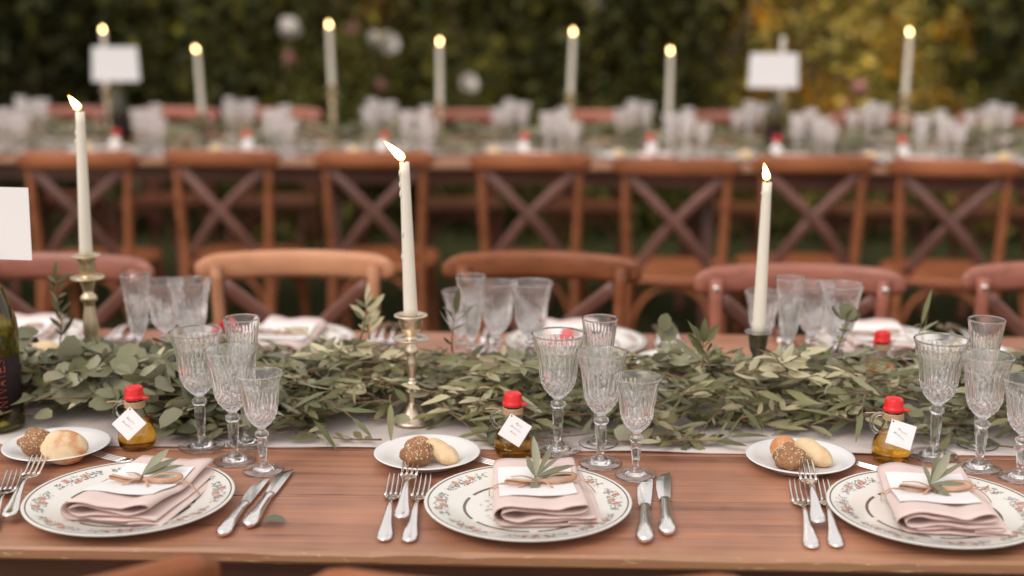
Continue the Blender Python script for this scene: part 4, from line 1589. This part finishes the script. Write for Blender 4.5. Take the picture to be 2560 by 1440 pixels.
def garland(name, label, xa, xb, yc, zt, half, hgt, nsprig, weights, seed, single, guard=True):
    """A thick runner of twigs and leaves lying along x on a table top."""
    q = random.Random(seed)
    t = thing(name, label, 'garland', ((xa + xb) / 2, yc, zt))
    cx = (xa + xb) / 2
    items, tw = [], MB()

    def sprig(b, d, kd, nl, gap, sc, lift=0.0):
        """Twig from b along d with nl leaves."""
        p = Vector(b)
        d = Vector(d).normalized()
        pts = [p.copy()]
        col = q.choice(KCOL[kd])
        for i in range(nl):
            d = (d + Vector((q.uniform(-.14, .14), q.uniform(-.14, .14), q.uniform(-.16, .10) + lift))).normalized()
            p = p + d * gap
            if p.z < 0.008:
                p.z = 0.008
                d.z = abs(d.z) * 0.3
            if guard and blocked(p + t.location):
                break
            pts.append(p.copy())
            side = d.cross(Vector((0, 0, 1)))
            if side.length < 0.2:
                side = Vector((1, 0, 0))
            side.normalize()
            for s in ((1,) if i % 2 else (-1,)) if kd == 'willow' else (-1, 1):
                if q.random() < 0.12:
                    continue
                sp = q.uniform(0.5, 1.1)
                ld = (d * q.uniform(0.5, 1.0) + side * s * sp + Vector((0, 0, q.uniform(-0.25, 0.45)))).normalized()
                nr = (Vector((0, -0.35, 1)) + Vector((q.gauss(0, .75), q.gauss(0, .75), q.gauss(0, .4))))
                if q.random() < 0.2:
                    nr = -nr
                tv = q.choice(TEMPL[kd])
                M = frame_mat(p, ld, nr)
                S = sc * q.uniform(0.5, 1.2) * (1.25 if kd == 'round' and p.x + cx < -0.45 else 1.0)
                M[:3, :3] *= S
                wv = tv @ M[:3, :3].T + M[:3, 3]
                lo = wv[:, 2].min()
                if lo < 0.003:
                    M[2, 3] += 0.003 - lo
                if guard and (blocked(Vector(M[:3, 3] + M[:3, :3] @ tv[10]) + t.location) or blocked(Vector(M[:3, 3] + M[:3, :3] @ tv[5]) + t.location)):
                    continue
                k = q.uniform(0.8, 1.2)
                items.append((kd, tv, M, tuple(c * k for c in col)))
        if len(pts) < 2:
            return
        M = frame_mat(pts[-1], d, Vector((0, -0.4, 1)))
        items.append((kd, q.choice(TEMPL[kd]), M, col))
        tw.tube(pts, [0.0016 - 0.0009 * i / max(1, len(pts) - 1) for i in range(len(pts))], 5)

    for k in range(nsprig):
        x = q.uniform(xa, xb)
        yy = max(-1, min(1, q.gauss(-0.13, 0.58)))
        layer = q.random() ** 0.6
        z = 0.008 + hgt * (1 - yy * yy) * layer * 0.85
        a = q.choice((0, PI)) + q.gauss(0, 0.55)
        d = Vector((math.cos(a), math.sin(a) + 0.35 * yy * q.random(), q.uniform(-0.15, 0.22)))
        wts = weights(x)
        kd = q.choices(('olive', 'round', 'willow'), wts)[0]
        nl, gap = {'olive': (q.randint(5, 9), 0.014), 'round': (q.randint(4, 6), 0.020), 'willow': (q.randint(6, 11), 0.013)}[kd]
        sprig((x - cx, yy * half, z), d, kd, nl, gap, 1.0)
    return t, items, tw, sprig, cx


def finish_garland(t, items, tw, single, cx):
    lib = {}
    vis = []
    c0 = C0 - t.location
    for i, (kd, tv, M, c) in enumerate(items):
        ctr = Vector(M[:3, 3]) + Vector(M[:3, 1]) * 0.02
        v = (c0 - ctr).normalized()
        zn = Vector(M[:3, 2]).normalized()
        area = abs(v.dot(zn)) * KDIM[kd][0] * KDIM[kd][1] * np.linalg.norm(M[:3, 0]) ** 2
        outer = ctr.z * 1.0 - ctr.y * 0.55
        vis.append((area * 900 * 0.35 + outer * 6, i))
    vis.sort(reverse=True)
    chosen = set(i for _, i in vis[:single])
    rest = [(tv, M, c) for i, (kd, tv, M, c) in enumerate(items) if i not in chosen]
    o = put('foliage', leaves_mesh('foliage', rest, M_LEAF), t)
    o['kind'] = 'stuff'
    for i in sorted(chosen):
        kd, tv, M, c = items[i]
        key = (kd, id(tv), int(c[0] * 40))
        if key not in lib:
            lib[key] = np_mesh('leaf', tv, LEAF_F, np.repeat(np.array([c]), 11, 0), M_LEAF)
        l = put('leaf', lib[key], t)
        l.matrix_local = Matrix(M.tolist())
    o = tw.build('twigs', M_TWIG, t)
    o['kind'] = 'stuff'


yg = 1.985
t, items, tw, sprig, cx = garland('leaf_garland', 'thick garland of olive and eucalyptus leaves along the near table', -1.35, 1.45, yg, TZ + 0.004, 0.165, 0.090, 1040,
                                  lambda x: (0.38, 0.58, 0.04) if x < -0.45 else ((0.72, 0.12, 0.16) if x < 0.2 else (0.60, 0.07, 0.33)), 17, 300)
for px, py, dz, kd, nl, gap, sc in [(150, 860, 0.08, 'olive', 8, 0.014, 0.75), (900, 850, 0.10, 'olive', 5, 0.012, 0.85), (925, 850, 0.09, 'olive', 4, 0.012, 0.9),
                                    (1755, 920, 0.10, 'olive', 4, 0.010, 1.0), (1775, 925, 0.10, 'olive', 4, 0.010, 1.0), (2090, 880, 0.10, 'round', 3, 0.018, 0.7),
                                    (2285, 880, 0.09, 'willow', 4, 0.012, 0.8), (1130, 880, 0.09, 'olive', 5, 0.013, 0.9),
                                    (1640, 905, 0.08, 'round', 3, 0.018, 1.0)]:
    b = at(px, py, TZ + dz) - t.location
    sprig(b, (rnd.uniform(-.35, .35), rnd.uniform(-.2, .1), 1), kd, nl, gap, sc, 0.08)
finish_garland(t, items, tw, 300, cx)

t, items, tw, sprig, cx = garland('leaf_garland', 'blurred leaf garland running along the middle of the far table', -2.9, 2.9, 0.0, FZ + 0.004, 0.17, 0.11, 620, lambda x: (0.7, 0.22, 0.08), 18, 0, False)
t.location, t.rotation_euler = fpt(0, 0.54, FZ + 0.004), (0, 0, FA)
finish_garland(t, items, tw, 0, cx)


# ------------------------------------------------------------------ runners
def runner(name, label, x0, x1, y0, y1, z, seed):
    q = random.Random(seed)
    f = [(q.uniform(4, 30), q.uniform(2, 20), q.uniform(0, 6)) for _ in range(7)]
    nx, ny = 160, 14
    vs, fs = [], []
    for j in range(ny + 1):
        for i in range(nx + 1):
            x = x0 + (x1 - x0) * i / nx
            y = y0 + (y1 - y0) * j / ny
            hz = sum(math.sin(a * x + b * y + c) for a, b, c in f) / 7
            e = 0.003 * math.sin(7 * x + seed) if j == 0 else 0
            vs.append((x, y + e, z + 0.0016 + max(0, hz) * 0.006))
    n = len(vs)
    vs += [(x, y, zz - 0.0012) for x, y, zz in vs]
    g_ = lambda j, i: j * (nx + 1) + i
    for j in range(ny):
        for i in range(nx):
            fs.append((g_(j, i), g_(j, i + 1), g_(j + 1, i + 1), g_(j + 1, i)))
            fs.append((n + g_(j, i), n + g_(j + 1, i), n + g_(j + 1, i + 1), n + g_(j, i + 1)))
    for i in range(nx):
        fs.append((g_(0, i), n + g_(0, i), n + g_(0, i + 1), g_(0, i + 1)))
        fs.append((g_(ny, i), g_(ny, i + 1), n + g_(ny, i + 1), n + g_(ny, i)))
    m = MB()
    m.add(vs, fs)
    return tag(m.build(name, M_RUNNER), label, 'table runner')



yr = at(1280, 1127, TZ).y
runner('table_runner', 'pale blush cloth runner under the near table garland', -2.5, 2.5, yr, yr + 0.42, TZ, 3)
o = runner('table_runner', 'pale cloth runner under the far table garland', -4.0, 4.0, 0.34, 0.74, FZ, 4)
o.location, o.rotation_euler = FP, (0, 0, FA)

# ------------------------------------------------------------------ near place settings
WHERE = ['the left', 'the middle', 'the right']
NAPK = [make_napkin(5 + k) for k in range(3)]
SPR = [
    [(0.35, 0.5, 0.055, 0.017, 0.4, True), (0.1, 0.25, 0.045, 0.015, -0.3, False), (0.75, 0.35, 0.055, 0.013, 0.2, False), (0.95, 0.18, 0.055, 0.011, 0.5, False), (0.55, 0.2, 0.048, 0.014, -0.4, False)],
    [(0.05, 0.75, 0.066, 0.017, 0.5, True), (0.5, 0.5, 0.072, 0.010, 0.4, False), (0.72, 0.35, 0.066, 0.009, -0.2, False), (1.15, 0.2, 0.062, 0.012, 0.2, False), (1.35, 0.05, 0.060, 0.010, 0.4, False), (-0.3, 0.45, 0.045, 0.012, -0.4, False), (3.3, -0.15, 0.036, 0.015, 0.2, False)],
    [(0.85, 0.75, 0.055, 0.018, 0.6, True), (0.45, 0.7, 0.05, 0.012, 0.3, False), (1.1, 0.5, 0.06, 0.010, 0.0, False), (1.6, 0.1, 0.05, 0.012, 0.2, False), (-0.4, 0.9, 0.03, 0.010, 0.2, False), (2.6, -0.05, 0.036, 0.016, 0.2, False)],
]
PL = [(325, 1236), (1320, 1247), (2335, 1262)]
NROT = [R(-10), R(4), R(-5)]
NOFF = [(0.008, 0.018), (0.010, 0.026), (0.002, 0.022)]
for k in range(3):
    w = WHERE[k]
    c = at(*PL[k], TZ + 0.018)
    c.z = TZ + 0.0005
    mk_plate(f'patterned cream dinner plate at {w} near place setting', c, (0, 0, R(40 * k)), 'patterned dinner plates on the near side')
    n0 = Vector((c.x + NOFF[k][0], c.y + NOFF[k][1], c.z + 0.0078))
    nap = NAPK[k]
    nap.location, nap.rotation_euler = n0, (0, 0, NROT[k])
    tag(nap, f'folded blush napkin on {w} near dinner plate', 'napkin', 'folded napkins on the near plates')
    cd = make_card() if k == 0 else copy_tree(CARD, 'x', n0)
    CARD = cd
    cd.location, cd.rotation_euler = n0, (0, 0, NROT[k])
    tag(cd, f'blank white card tied on {w} near napkin', 'card', 'white cards on the near napkins')
    ti = make_tie(k)
    ti.location, ti.rotation_euler = n0, (0, 0, NROT[k])
    tag(ti, f'tan raffia bow tied round {w} near napkin', 'ribbon', 'raffia ties on the near napkins')
    sp = make_sprig(SPR[k])
    sp.location, sp.rotation_euler = n0 + Vector((0, 0, 0.002)), (0, 0, NROT[k])
    tag(sp, f'olive sprig tucked into the raffia on {w} near napkin', 'sprig', 'olive sprigs on the near napkins')

GP = [
    {'water_goblet': (505, 1124), 'wine_glass': (587, 1152), 'small_wine_glass': (659, 1178), 'flute_glass': (618, 1117)},
    {'water_goblet': (1394, 1132), 'wine_glass': (1501, 1160), 'small_wine_glass': (1589, 1190), 'flute_glass': (1495, 1118)},
    {'water_goblet': (2334, 1140), 'wine_glass': (2447, 1170), 'small_wine_glass': (2548, 1196), 'flute_glass': (2442, 1122)},
]
for k in range(3):
    for kd, pp in GP[k].items():
        put_glass(kd, at(*pp, TZ + 0.0005) + Vector((0, 0, 0.0048 if pp[1] < 1140 else 0.0)), f'{NICE[kd]} of {WHERE[k]} near place setting', 'crystal glasses on the near side', 0.2 * k)

FK = [
    [((40, 1182), (-30, 1345)), ((112, 1148), (10, 1340))],
    [((993, 1195), (959, 1361)), ((1031, 1165), (1003, 1323)), ((1061, 1197), (1021, 1363))],
    [((1990, 1210), (2031, 1380)), ((2009, 1175), (2046, 1336)), ((2049, 1208), (2093, 1378))],
]
FN = [['leftmost fork, handle cut by the left edge', 'fork leaning over towards the left near bread plate'],
      ['leftmost of the three forks beside the middle plate', 'raised central fork of three beside the middle plate', 'fork touching the rim of the middle dinner plate'],
      ['leftmost of the three forks beside the right plate', 'raised central fork of three beside the right plate', 'fork nearest the rim of the right dinner plate']]
for k in range(3):
    for i, (a_, b_) in enumerate(FK[k]):
        lay(mk_fork, a_, b_, 'silver ' + FN[k][i], 'silver forks on the near side', 0.010 if i == 1 else 0.0)
for k, kn in enumerate([[((660, 1202), (554, 1348)), ((719, 1180), (621, 1326))], [((1614, 1200), (1611, 1368)), ((1658, 1188), (1668, 1346))]]):
    for i, (a_, b_) in enumerate(kn):
        side = 'inner' if i == 0 else 'outer'
        lay(mk_knife, a_, b_, f'{side} silver knife right of {WHERE[k]} near dinner plate', 'silver knives on the near side')
for k, tip in enumerate([(236, 1143), (1176, 1153), (2136, 1168)]):
    a_ = at(*tip, TZ)
    c = at(*PL[k], TZ + 0.018)
    d = Vector((c.x + 0.075, c.y + 0.118, 0)) - Vector((a_.x, a_.y, 0))
    mk_fork(f'small dessert fork mostly hidden behind {WHERE[k]} near dinner plate', (a_.x, a_.y, TZ + 0.0006), (0, 0, math.atan2(d.y, d.x) + PI / 2), 'dessert forks behind the plates', 0.78)

lp = at(684, 1301, TZ + 0.004)
lm = np_mesh('fallen_leaf', leaf_verts(0.030, 0.019, 'round', 0.12, 0.35), LEAF_F, np.repeat(np.array([(0.13, 0.15, 0.09)]), 11, 0), M_LEAF)
o = put('fallen_leaf', lm, None, lp + Vector((-0.014, 0.0, 0.001)), (0.1, 0, R(-95)))
tag(o, 'single green leaf fallen on the table beside the knives', 'leaf')

# bread plates and rolls
BP = [(142, 1113), (1068, 1133), (2000, 1143)]
for k in range(3):
    c = at(*BP[k], TZ + 0.012)
    c.z = TZ + 0.0005
    mk_side(f'white bread plate at {WHERE[k]} near place setting', c, (0, 0, 0), 'white bread plates on the near side')
c = at(92, 1125, TZ + 0.012)
seeded_roll('brown seeded roll on the left near bread plate', (c.x, c.y, TZ + 0.006), 0.5, 1)
c = at(1043, 1146, TZ + 0.014)
seeded_roll('brown seeded roll on the middle near bread plate', (c.x, c.y, TZ + 0.006), 1.2, 2)
c = at(1973, 1158, TZ + 0.014)
seeded_roll('brown seeded roll on the right near bread plate', (c.x, c.y, TZ + 0.006), 2.0, 3)
c = at(161, 1106, TZ + 0.028)
bun('toasted_bun', 'flat white bun with toasted orange patches, leaning on a brown roll', (c.x, c.y, TZ + 0.016), (R(52), R(8), R(14)), (0.032, 0.026, 0.0155), M_BUN, 4)
c = at(1102, 1128, TZ + 0.020)
bun('pale_bun', 'long pale bun on the middle near bread plate', (c.x, c.y, TZ + 0.010), (R(12), R(16), R(-38)), (0.031, 0.017, 0.0135), M_PALE, 5, 0.14)
c = at(2030, 1128, TZ + 0.022)
bun('pale_bun', 'long pale bun on the right near bread plate', (c.x, c.y, TZ + 0.010), (R(12), R(18), R(-42)), (0.031, 0.0185, 0.0150), M_PALE, 6, 0.14)
c = at(1046, 1120, TZ + 0.022)
bun('crusty_bun', 'orange crusted bun behind the middle seeded roll', (c.x, c.y + 0.006, TZ + 0.007), (0, 0, 0.3), (0.020, 0.017, 0.0165), M_ORANGE, 7)
c = at(1960, 1124, TZ + 0.022)
bun('crusty_bun', 'orange crusted bun behind the right seeded roll', (c.x, c.y + 0.006, TZ + 0.007), (0, 0, 0.8), (0.021, 0.018, 0.0175), M_ORANGE, 8)

# oil bottles (near side)
TAGROWS = [[(-0.008, 0.004, 0.014, 0.0011, 2), (-0.009, -0.004, 0.017, 0.0011, 3)],
           [(-0.004, 0.0085, 0.009, 0.0011, 4), (-0.008, 0.0015, 0.016, 0.0011, 5), (-0.004, -0.0055, 0.009, 0.0011, 6)],
           [(-0.007, 0.004, 0.013, 0.0012, 7), (-0.009, -0.004, 0.016, 0.0012, 8)]]
BT = [(344, 1117), (1282, 1135), (2226, 1150)]
TR = [R(-44), R(-34), R(-17)]
BOT = []
for k in range(3):
    b = make_bottle(TR[k], TAGROWS[k])
    p = at(*BT[k], TZ + 0.0005)
    b.location = p
    b.rotation_euler = (0, 0, R([3, 6, -4][k]))
    tag(b, f'red capped oil bottle with paper tag behind {WHERE[k]} near plate', 'bottle', 'red capped oil bottles on the near side')
    BOT.append(b)

# ------------------------------------------------------------------ candles on the near table
for kind, lab, bpx, Y, ytop, lab2, cb, ct, fl, dr in [
        ('brass', 'pale brass candlestick at the left end of the garland', 226, 2.10, 638, 'left taper candle in the pale brass holder', (215, 636), (200, 280), ((-0.75, 0, 1), 0.030), 2),
        ('pewter', 'turned pewter candlestick standing in the middle of the garland', 1026, 1.93, 788, 'middle taper candle with a long leaning flame and wax drips', (1027, 790), (1011, 405), ((-1.0, -0.1, 0.95), 0.042), 8),
        ('dark', 'dark pewter candlestick sunk in the garland on the right', 1892, 2.03, 829, 'right taper candle with a small upright flame', (1896, 830), (1918, 456), ((-0.22, 0, 1), 0.028), 1)]:
    top = aty(cb[0], ytop, Y)
    candlestick(kind, lab, (top.x, Y, TZ + 0.004), top.z - TZ - 0.004, 'candlesticks on the near table')
    a_ = Vector((top.x, Y, top.z - 0.004))
    b_ = aty(ct[0], ct[1], Y)
    candle(lab2, a_, b_, 0.0108, 0.0072, 'taper candles on the near table', fl, dr)


# ------------------------------------------------------------------ wine bottle and cards
def bottle_prof(inn=0.0):
    o_ = [(0.0, 0.016), (0.020, 0.012), (0.032, 0.001), (0.036, 0.0), (0.0405, 0.003), (0.0415, 0.010), (0.0415, 0.165), (0.0400, 0.182), (0.0345, 0.205), (0.0255, 0.232), (0.0185, 0.252), (0.0150, 0.270), (0.0142, 0.288), (0.0160, 0.289), (0.0160, 0.296), (0.0145, 0.300)]
    return o_


def wine_bottle(label, p, rz, letters, lib={}):
    t = thing('wine_bottle', label, 'bottle', p, (0, 0, rz))
    if 'b' not in lib:
        op = bottle_prof()
        ip = [(max(0.0, r - 0.0028), z + (0.004 if r > 0.02 and z < 0.02 else 0.0)) for r, z in op[::-1] if z < 0.299]
        lib['b'] = MB().lathe(op + [(0.0115, 0.300)] + ip[1:-1] + [(0, 0.021)], 40).mesh('glass_body', M_GREEN)
        lib['c'] = MB().lathe([(0, 0.270), (0.0105, 0.270), (0.0105, 0.304), (0.0, 0.3045)], 20).mesh('cork', M_CORK)
        w = MB()
        vs, fs = [], []
        n = 24
        for i in range(n + 1):
            a = -PI * 0.98 + PI * 0.95 * i / n
            for z in (0.040, 0.128):
                for rr in (0.0417, 0.0420):
                    vs.append((rr * math.cos(a), rr * math.sin(a), z))
        for i in range(n):
            j = i * 4
            fs += [(j + 1, j + 5, j + 7, j + 3), (j, j + 2, j + 6, j + 4), (j, j + 4, j + 5, j + 1), (j + 2, j + 3, j + 7, j + 6)]
        fs += [(0, 1, 3, 2), (n * 4, n * 4 + 2, n * 4 + 3, n * 4 + 1)]
        w.add(vs, fs)
        lib['l'] = w.mesh('label', M_LABEL)
    put('glass_body', lib['b'], t)
    put('cork', lib['c'], t)
    lb = put('label', lib['l'], t)
    if letters:
        # block capitals running up the label, as seen at the photograph's left edge
        G = {'A': [[(0, 0), (.5, 1), (1, 0)], [(.2, .4), (.8, .4)]], 'I': [[(.5, 0), (.5, 1)]], 'N': [[(0, 0), (0, 1), (1, 0), (1, 1)]], 'V': [[(0, 1), (.5, 0), (1, 1)]],
             'T': [[(0, 1), (1, 1)], [(.5, 0), (.5, 1)]], 'E': [[(1, 0), (0, 0), (0, 1), (1, 1)], [(0, .5), (.8, .5)]], 'S': [[(0, .1), (.6, 0), (1, .25), (0, .75), (.4, 1), (1, .9)]]}
        m = MB()
        for ci, ch in enumerate(letters):
            for stk in G[ch]:
                pts = []
                for u, v in stk:
                    z = 0.0455 + 0.0118 * ci + u * 0.0088        # letters lie on their side, reading upwards
                    a = -PI / 2 + R(42) - v * 0.30
                    pts.append((0.0423 * math.cos(a), 0.0423 * math.sin(a), z))
                m.tube(pts, 0.0011, 4, flat=0.3, up=Vector((0, 0, 1)), smooth=False)
        o = m.build('lettering', M_LETTER, lb)
        o['kind'] = 'stuff'
    return t


def table_card(label, c, w, hgt, rz, tilt, bend):
    t = thing('table_card', label, 'card', c, (tilt, 0, rz), 'white cards standing on bottles')
    vs, fs = [], []
    n = 8
    for i in range(n + 1):
        u = -0.5 + i / n
        for z in (0, hgt):
            for d in (0, 0.0009):
                vs.append((u * w * (1 - 0.06 * z / hgt), d + bend * (u * u), z))
    for i in range(n):
        j = i * 4
        fs += [(j, j + 4, j + 6, j + 2), (j + 1, j + 3, j + 7, j + 5), (j, j + 1, j + 5, j + 4), (j + 2, j + 6, j + 7, j + 3)]
    fs += [(0, 2, 3, 1), (n * 4, n * 4 + 1, n * 4 + 3, n * 4 + 2)]
    m = MB()
    m.add(vs, fs, 0, False)
    m.build('sheet', M_PAPER, t)
    MB().tube([(0, 0.003, -0.022), (0, 0.003, 0.02)], 0.0016, 6).build('pick', M_TWIG, t)
    return t


p = at(-6, 1068, TZ + 0.003)
wine_bottle('dark green wine bottle with red letters at the left edge', p, R(6), 'NIVATES').scale = (1, 1, 0.93)
table_card('white card on top of the near wine bottle, cut by left edge', p + Vector((0.014, 0, 0.264)), 0.128, 0.108, R(-8), R(-6), 0.006)

# ------------------------------------------------------------------ far side of the near table
FW = ['far left', 'left middle', 'right middle', 'far right']
FPL = [(55, 838), (712, 848), (1440, 852), (2195, 852)]
nap2 = Maker(lambda: make_napkin(21))
card2 = Maker(make_card)
tie2 = Maker(lambda: make_tie(9))
for k, (px, py) in enumerate(FPL):
    c = at(px, py, TZ + 0.015)
    c.z = TZ + 0.0005
    rz = PI + R([4, -5, 6, -4][k])
    mk_plate(f'{FW[k]} patterned plate across the near table behind the garland', c, (0, 0, rz), 'plates across the near table')
    n0 = c + Vector((0, 0, 0.0078))
    nap2(f'blush napkin on the {FW[k]} plate across the near table', n0, (0, 0, rz), 'napkins across the near table', )['category'] = 'napkin'
    card2(f'white card on the {FW[k]} napkin across the near table', n0, (0, 0, rz), 'cards across the near table')
    tie2(f'raffia bow on the {FW[k]} napkin across the near table', n0, (0, 0, rz), 'raffia ties across the near table')
    for i, dx_ in enumerate((0.158, 0.180, 0.202)):
        mk_fork(f'{["inner", "middle", "outer"][i]} fork of the {FW[k]} setting across the near table', (c.x + dx_, c.y - 0.09 + (0.03 if i == 1 else 0.045), TZ + 0.0006 + (0.006 if i == 1 else 0)), (0, 0, PI + R(2 * i - 2)), 'forks across the near table')
    for i, dx_ in enumerate((-0.155, -0.180)):
        mk_knife(f'{["inner", "outer"][i]} knife of the {FW[k]} setting across the near table', (c.x + dx_, c.y - 0.06, TZ + 0.0006), (0, 0, PI + R(3 - 4 * i)), 'knives across the near table')
FG = [(1, {'flute_glass': (338, 689), 'water_goblet': (473, 704), 'wine_glass': (408, 706)}),
      (2, {'flute_glass': (1177, 692), 'small_wine_glass': (1150, 731), 'wine_glass': (1243, 709), 'water_goblet': (1328, 709)}),
      (3, {'flute_glass': (1977, 697), 'small_wine_glass': (1908, 732), 'wine_glass': (2035, 712), 'water_goblet': (2103, 714)})]
for k, dct in FG:
    for kd, pp in dct.items():
        q_ = at(*pp, TZ + GLASS_SPEC[kd][0])
        put_glass(kd, (q_.x, q_.y, TZ + 0.0005), f'{NICE[kd]} of the {FW[k]} setting across the near table', 'crystal glasses across the near table')
for k, (px, py) in enumerate([(566, 806), (1422, 828), (2207, 833)]):
    q_ = at(px, py, TZ + 0.090)
    copy_tree(BOT[1], f'red capped oil bottle of the {FW[k + 1]} setting across the near table', (q_.x, q_.y, TZ + 0.0005), (0, 0, PI + R(20 * k)), 'red capped oil bottles across the near table')
for k, (px, py) in enumerate([(130, 880), (800, 893), (1690, 905), (2420, 880)]):
    c = at(px, py, TZ + 0.012)
    mk_side(f'{FW[k]} white bread plate across the near table behind the garland', (c.x, c.y, TZ + 0.0005), (0, 0, 0), 'bread plates across the near table')
    bun('pale_bun', f'pale bun on the {FW[k]} bread plate across the near table', (c.x - 0.01, c.y, TZ + 0.006), (0, 0, rnd.uniform(-1, 1)), (0.028, 0.019, 0.015), M_PALE, 30 + k)

# ------------------------------------------------------------------ the far table's settings
FFG = 'glasses on the far table'
caps = [(-45, 310), (290, 318), (615, 322), (962, 328), (1312, 332), (1625, 343), (1943, 348), (2255, 354), (2590, 360)]
side_t = lambda k: f'{order[k]} far table setting from the left, near side'
side_b = lambda k: f'{order[k]} far table setting from the left, hidden side'
OFFS = {'water_goblet': (0.085, 0.01), 'wine_glass': (0.15, -0.03), 'small_wine_glass': (0.20, -0.07), 'flute_glass': (0.145, 0.06)}
SHORT = {'water_goblet': 'large goblet', 'wine_glass': 'medium wine glass', 'small_wine_glass': 'small wine glass', 'flute_glass': 'tall flute'}


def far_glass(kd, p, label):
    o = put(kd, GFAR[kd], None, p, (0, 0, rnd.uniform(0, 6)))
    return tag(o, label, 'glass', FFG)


nap3 = Maker(lambda: make_napkin(33))
for k, (px, py) in enumerate(caps):
    bx = atf(px, py, 0.27)[0]
    L_ = lambda dx_, y_, dz_=0.0005: fpt(bx + dx_, y_, FZ + dz_)
    copy_tree(BOT[k % 3], f'red capped bottle of the {side_t(k)}', L_(0, 0.27), (0, 0, FA + R(rnd.uniform(-15, 15))), 'red capped bottles on the far table')
    for kd, (ox, oy) in OFFS.items():
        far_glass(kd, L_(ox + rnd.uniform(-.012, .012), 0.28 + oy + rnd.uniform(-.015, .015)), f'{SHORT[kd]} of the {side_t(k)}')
    mk_plate(f'dinner plate of the {side_t(k)}', L_(0.03, 0.155), (0, 0, rnd.uniform(0, 6)), 'dinner plates on the far table')
    nap3(f'napkin on the plate of the {side_t(k)}', L_(0.03, 0.155, 0.0083), (0, 0, FA + R(rnd.uniform(-25, 20))), 'napkins on the far table')
    mk_side(f'bread plate of the {side_t(k)}', L_(-0.13, 0.25), (0, 0, 0), 'bread plates on the far table')
    bun('pale_bun', f'pale bun of the {side_t(k)}', L_(-0.12, 0.25, 0.0065), (0, 0, rnd.uniform(-1, 1)), (0.030, 0.022, 0.018), M_PALE, 50 + k)
# hidden (far) side
for k, px in enumerate([90, 600, 955, 1285, 1600, 1890, 2190, 2495]):
    bx = atf(px, 300, 0.80)[0] + 0.12
    for kd, (ox, oy) in OFFS.items():
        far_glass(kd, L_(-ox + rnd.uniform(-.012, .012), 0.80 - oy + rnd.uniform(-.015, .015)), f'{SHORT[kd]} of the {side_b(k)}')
    mk_plate(f'dinner plate of the {side_b(k)}', L_(0, 0.91), (0, 0, rnd.uniform(0, 6)), 'dinner plates on the far table')
    nap3(f'napkin on the plate of the {side_b(k)}', L_(0, 0.91, 0.0083), (0, 0, PI + FA + R(rnd.uniform(-25, 20))), 'napkins on the far table')

FC = [((259, 82), (266, 222), (-0.3, 0, 1), 'pewter', 'behind the left white card'), ((493, 130), (505, 282), (-0.6, 0, 1), 'dark', 'second from the left on the far table'),
      ((823, 70), (830, 214), (-0.1, 0, 1), 'brass', 'left of the double pale rose'), ((1099, 112), (1100, 258), (0.05, 0, 1), 'pewter', 'right of the double pale rose'),
      ((1433, 88), (1426, 234), (0, 0, 1), 'brass', 'just right of the middle on the far table'), ((1677, 135), (1672, 280), (-0.2, 0, 1), 'dark', 'left of the forked grey trunk'),
      ((1958, 92), (1952, 250), None, 'pewter', 'behind the right white card'), ((2275, 88), (2263, 238), (-0.3, 0, 1), 'brass', 'in front of the yellow flowering shrub')]
for k, (ct, cb, fd, kind, lab) in enumerate(FC):
    Y = 0.54 + (0.05 if k % 2 else -0.05)
    a_, b_ = fpt(*[(q_[0], Y, q_[1]) for q_ in [atf(*cb, Y)]][0]), fpt(*[(q_[0], Y, q_[1]) for q_ in [atf(*ct, Y)]][0])
    candlestick(kind, f'candlestick holding the candle {lab}', (a_.x, a_.y, FZ + 0.006), a_.z - FZ - 0.006, 'candlesticks on the far table')
    candle(f'{"lit" if fd else "unlit"} taper candle {lab}', a_ - Vector((0, 0, 0.004)), b_, 0.0115, 0.0095, 'taper candles on the far table', (fd, 0.026) if fd else None)

for px, cy_, lab, rz in [(291, 160, 'left white card on a bottle on the far table', 4), (1932, 176, 'right white card on a bottle on the far table', -5)]:
    q0, q1 = atf(px, cy_ + 43, 0.40), atf(px, cy_ - 43, 0.40)
    lo, hi = fpt(q0[0], 0.40, q0[1]), fpt(q1[0], 0.40, q1[1])
    Y = lo.y
    bz = FZ + 0.004
    wb = wine_bottle('wine bottle under the ' + lab.replace(' on a bottle', ''), (lo.x + 0.01, Y, bz), R(30), '')
    wb.scale = (1, 1, (lo.z - bz - 0.002) / 0.304)
    table_card(lab, (lo.x, Y - 0.004, lo.z), 0.195, hi.z - lo.z, R(rz), R(-3), 0.004)
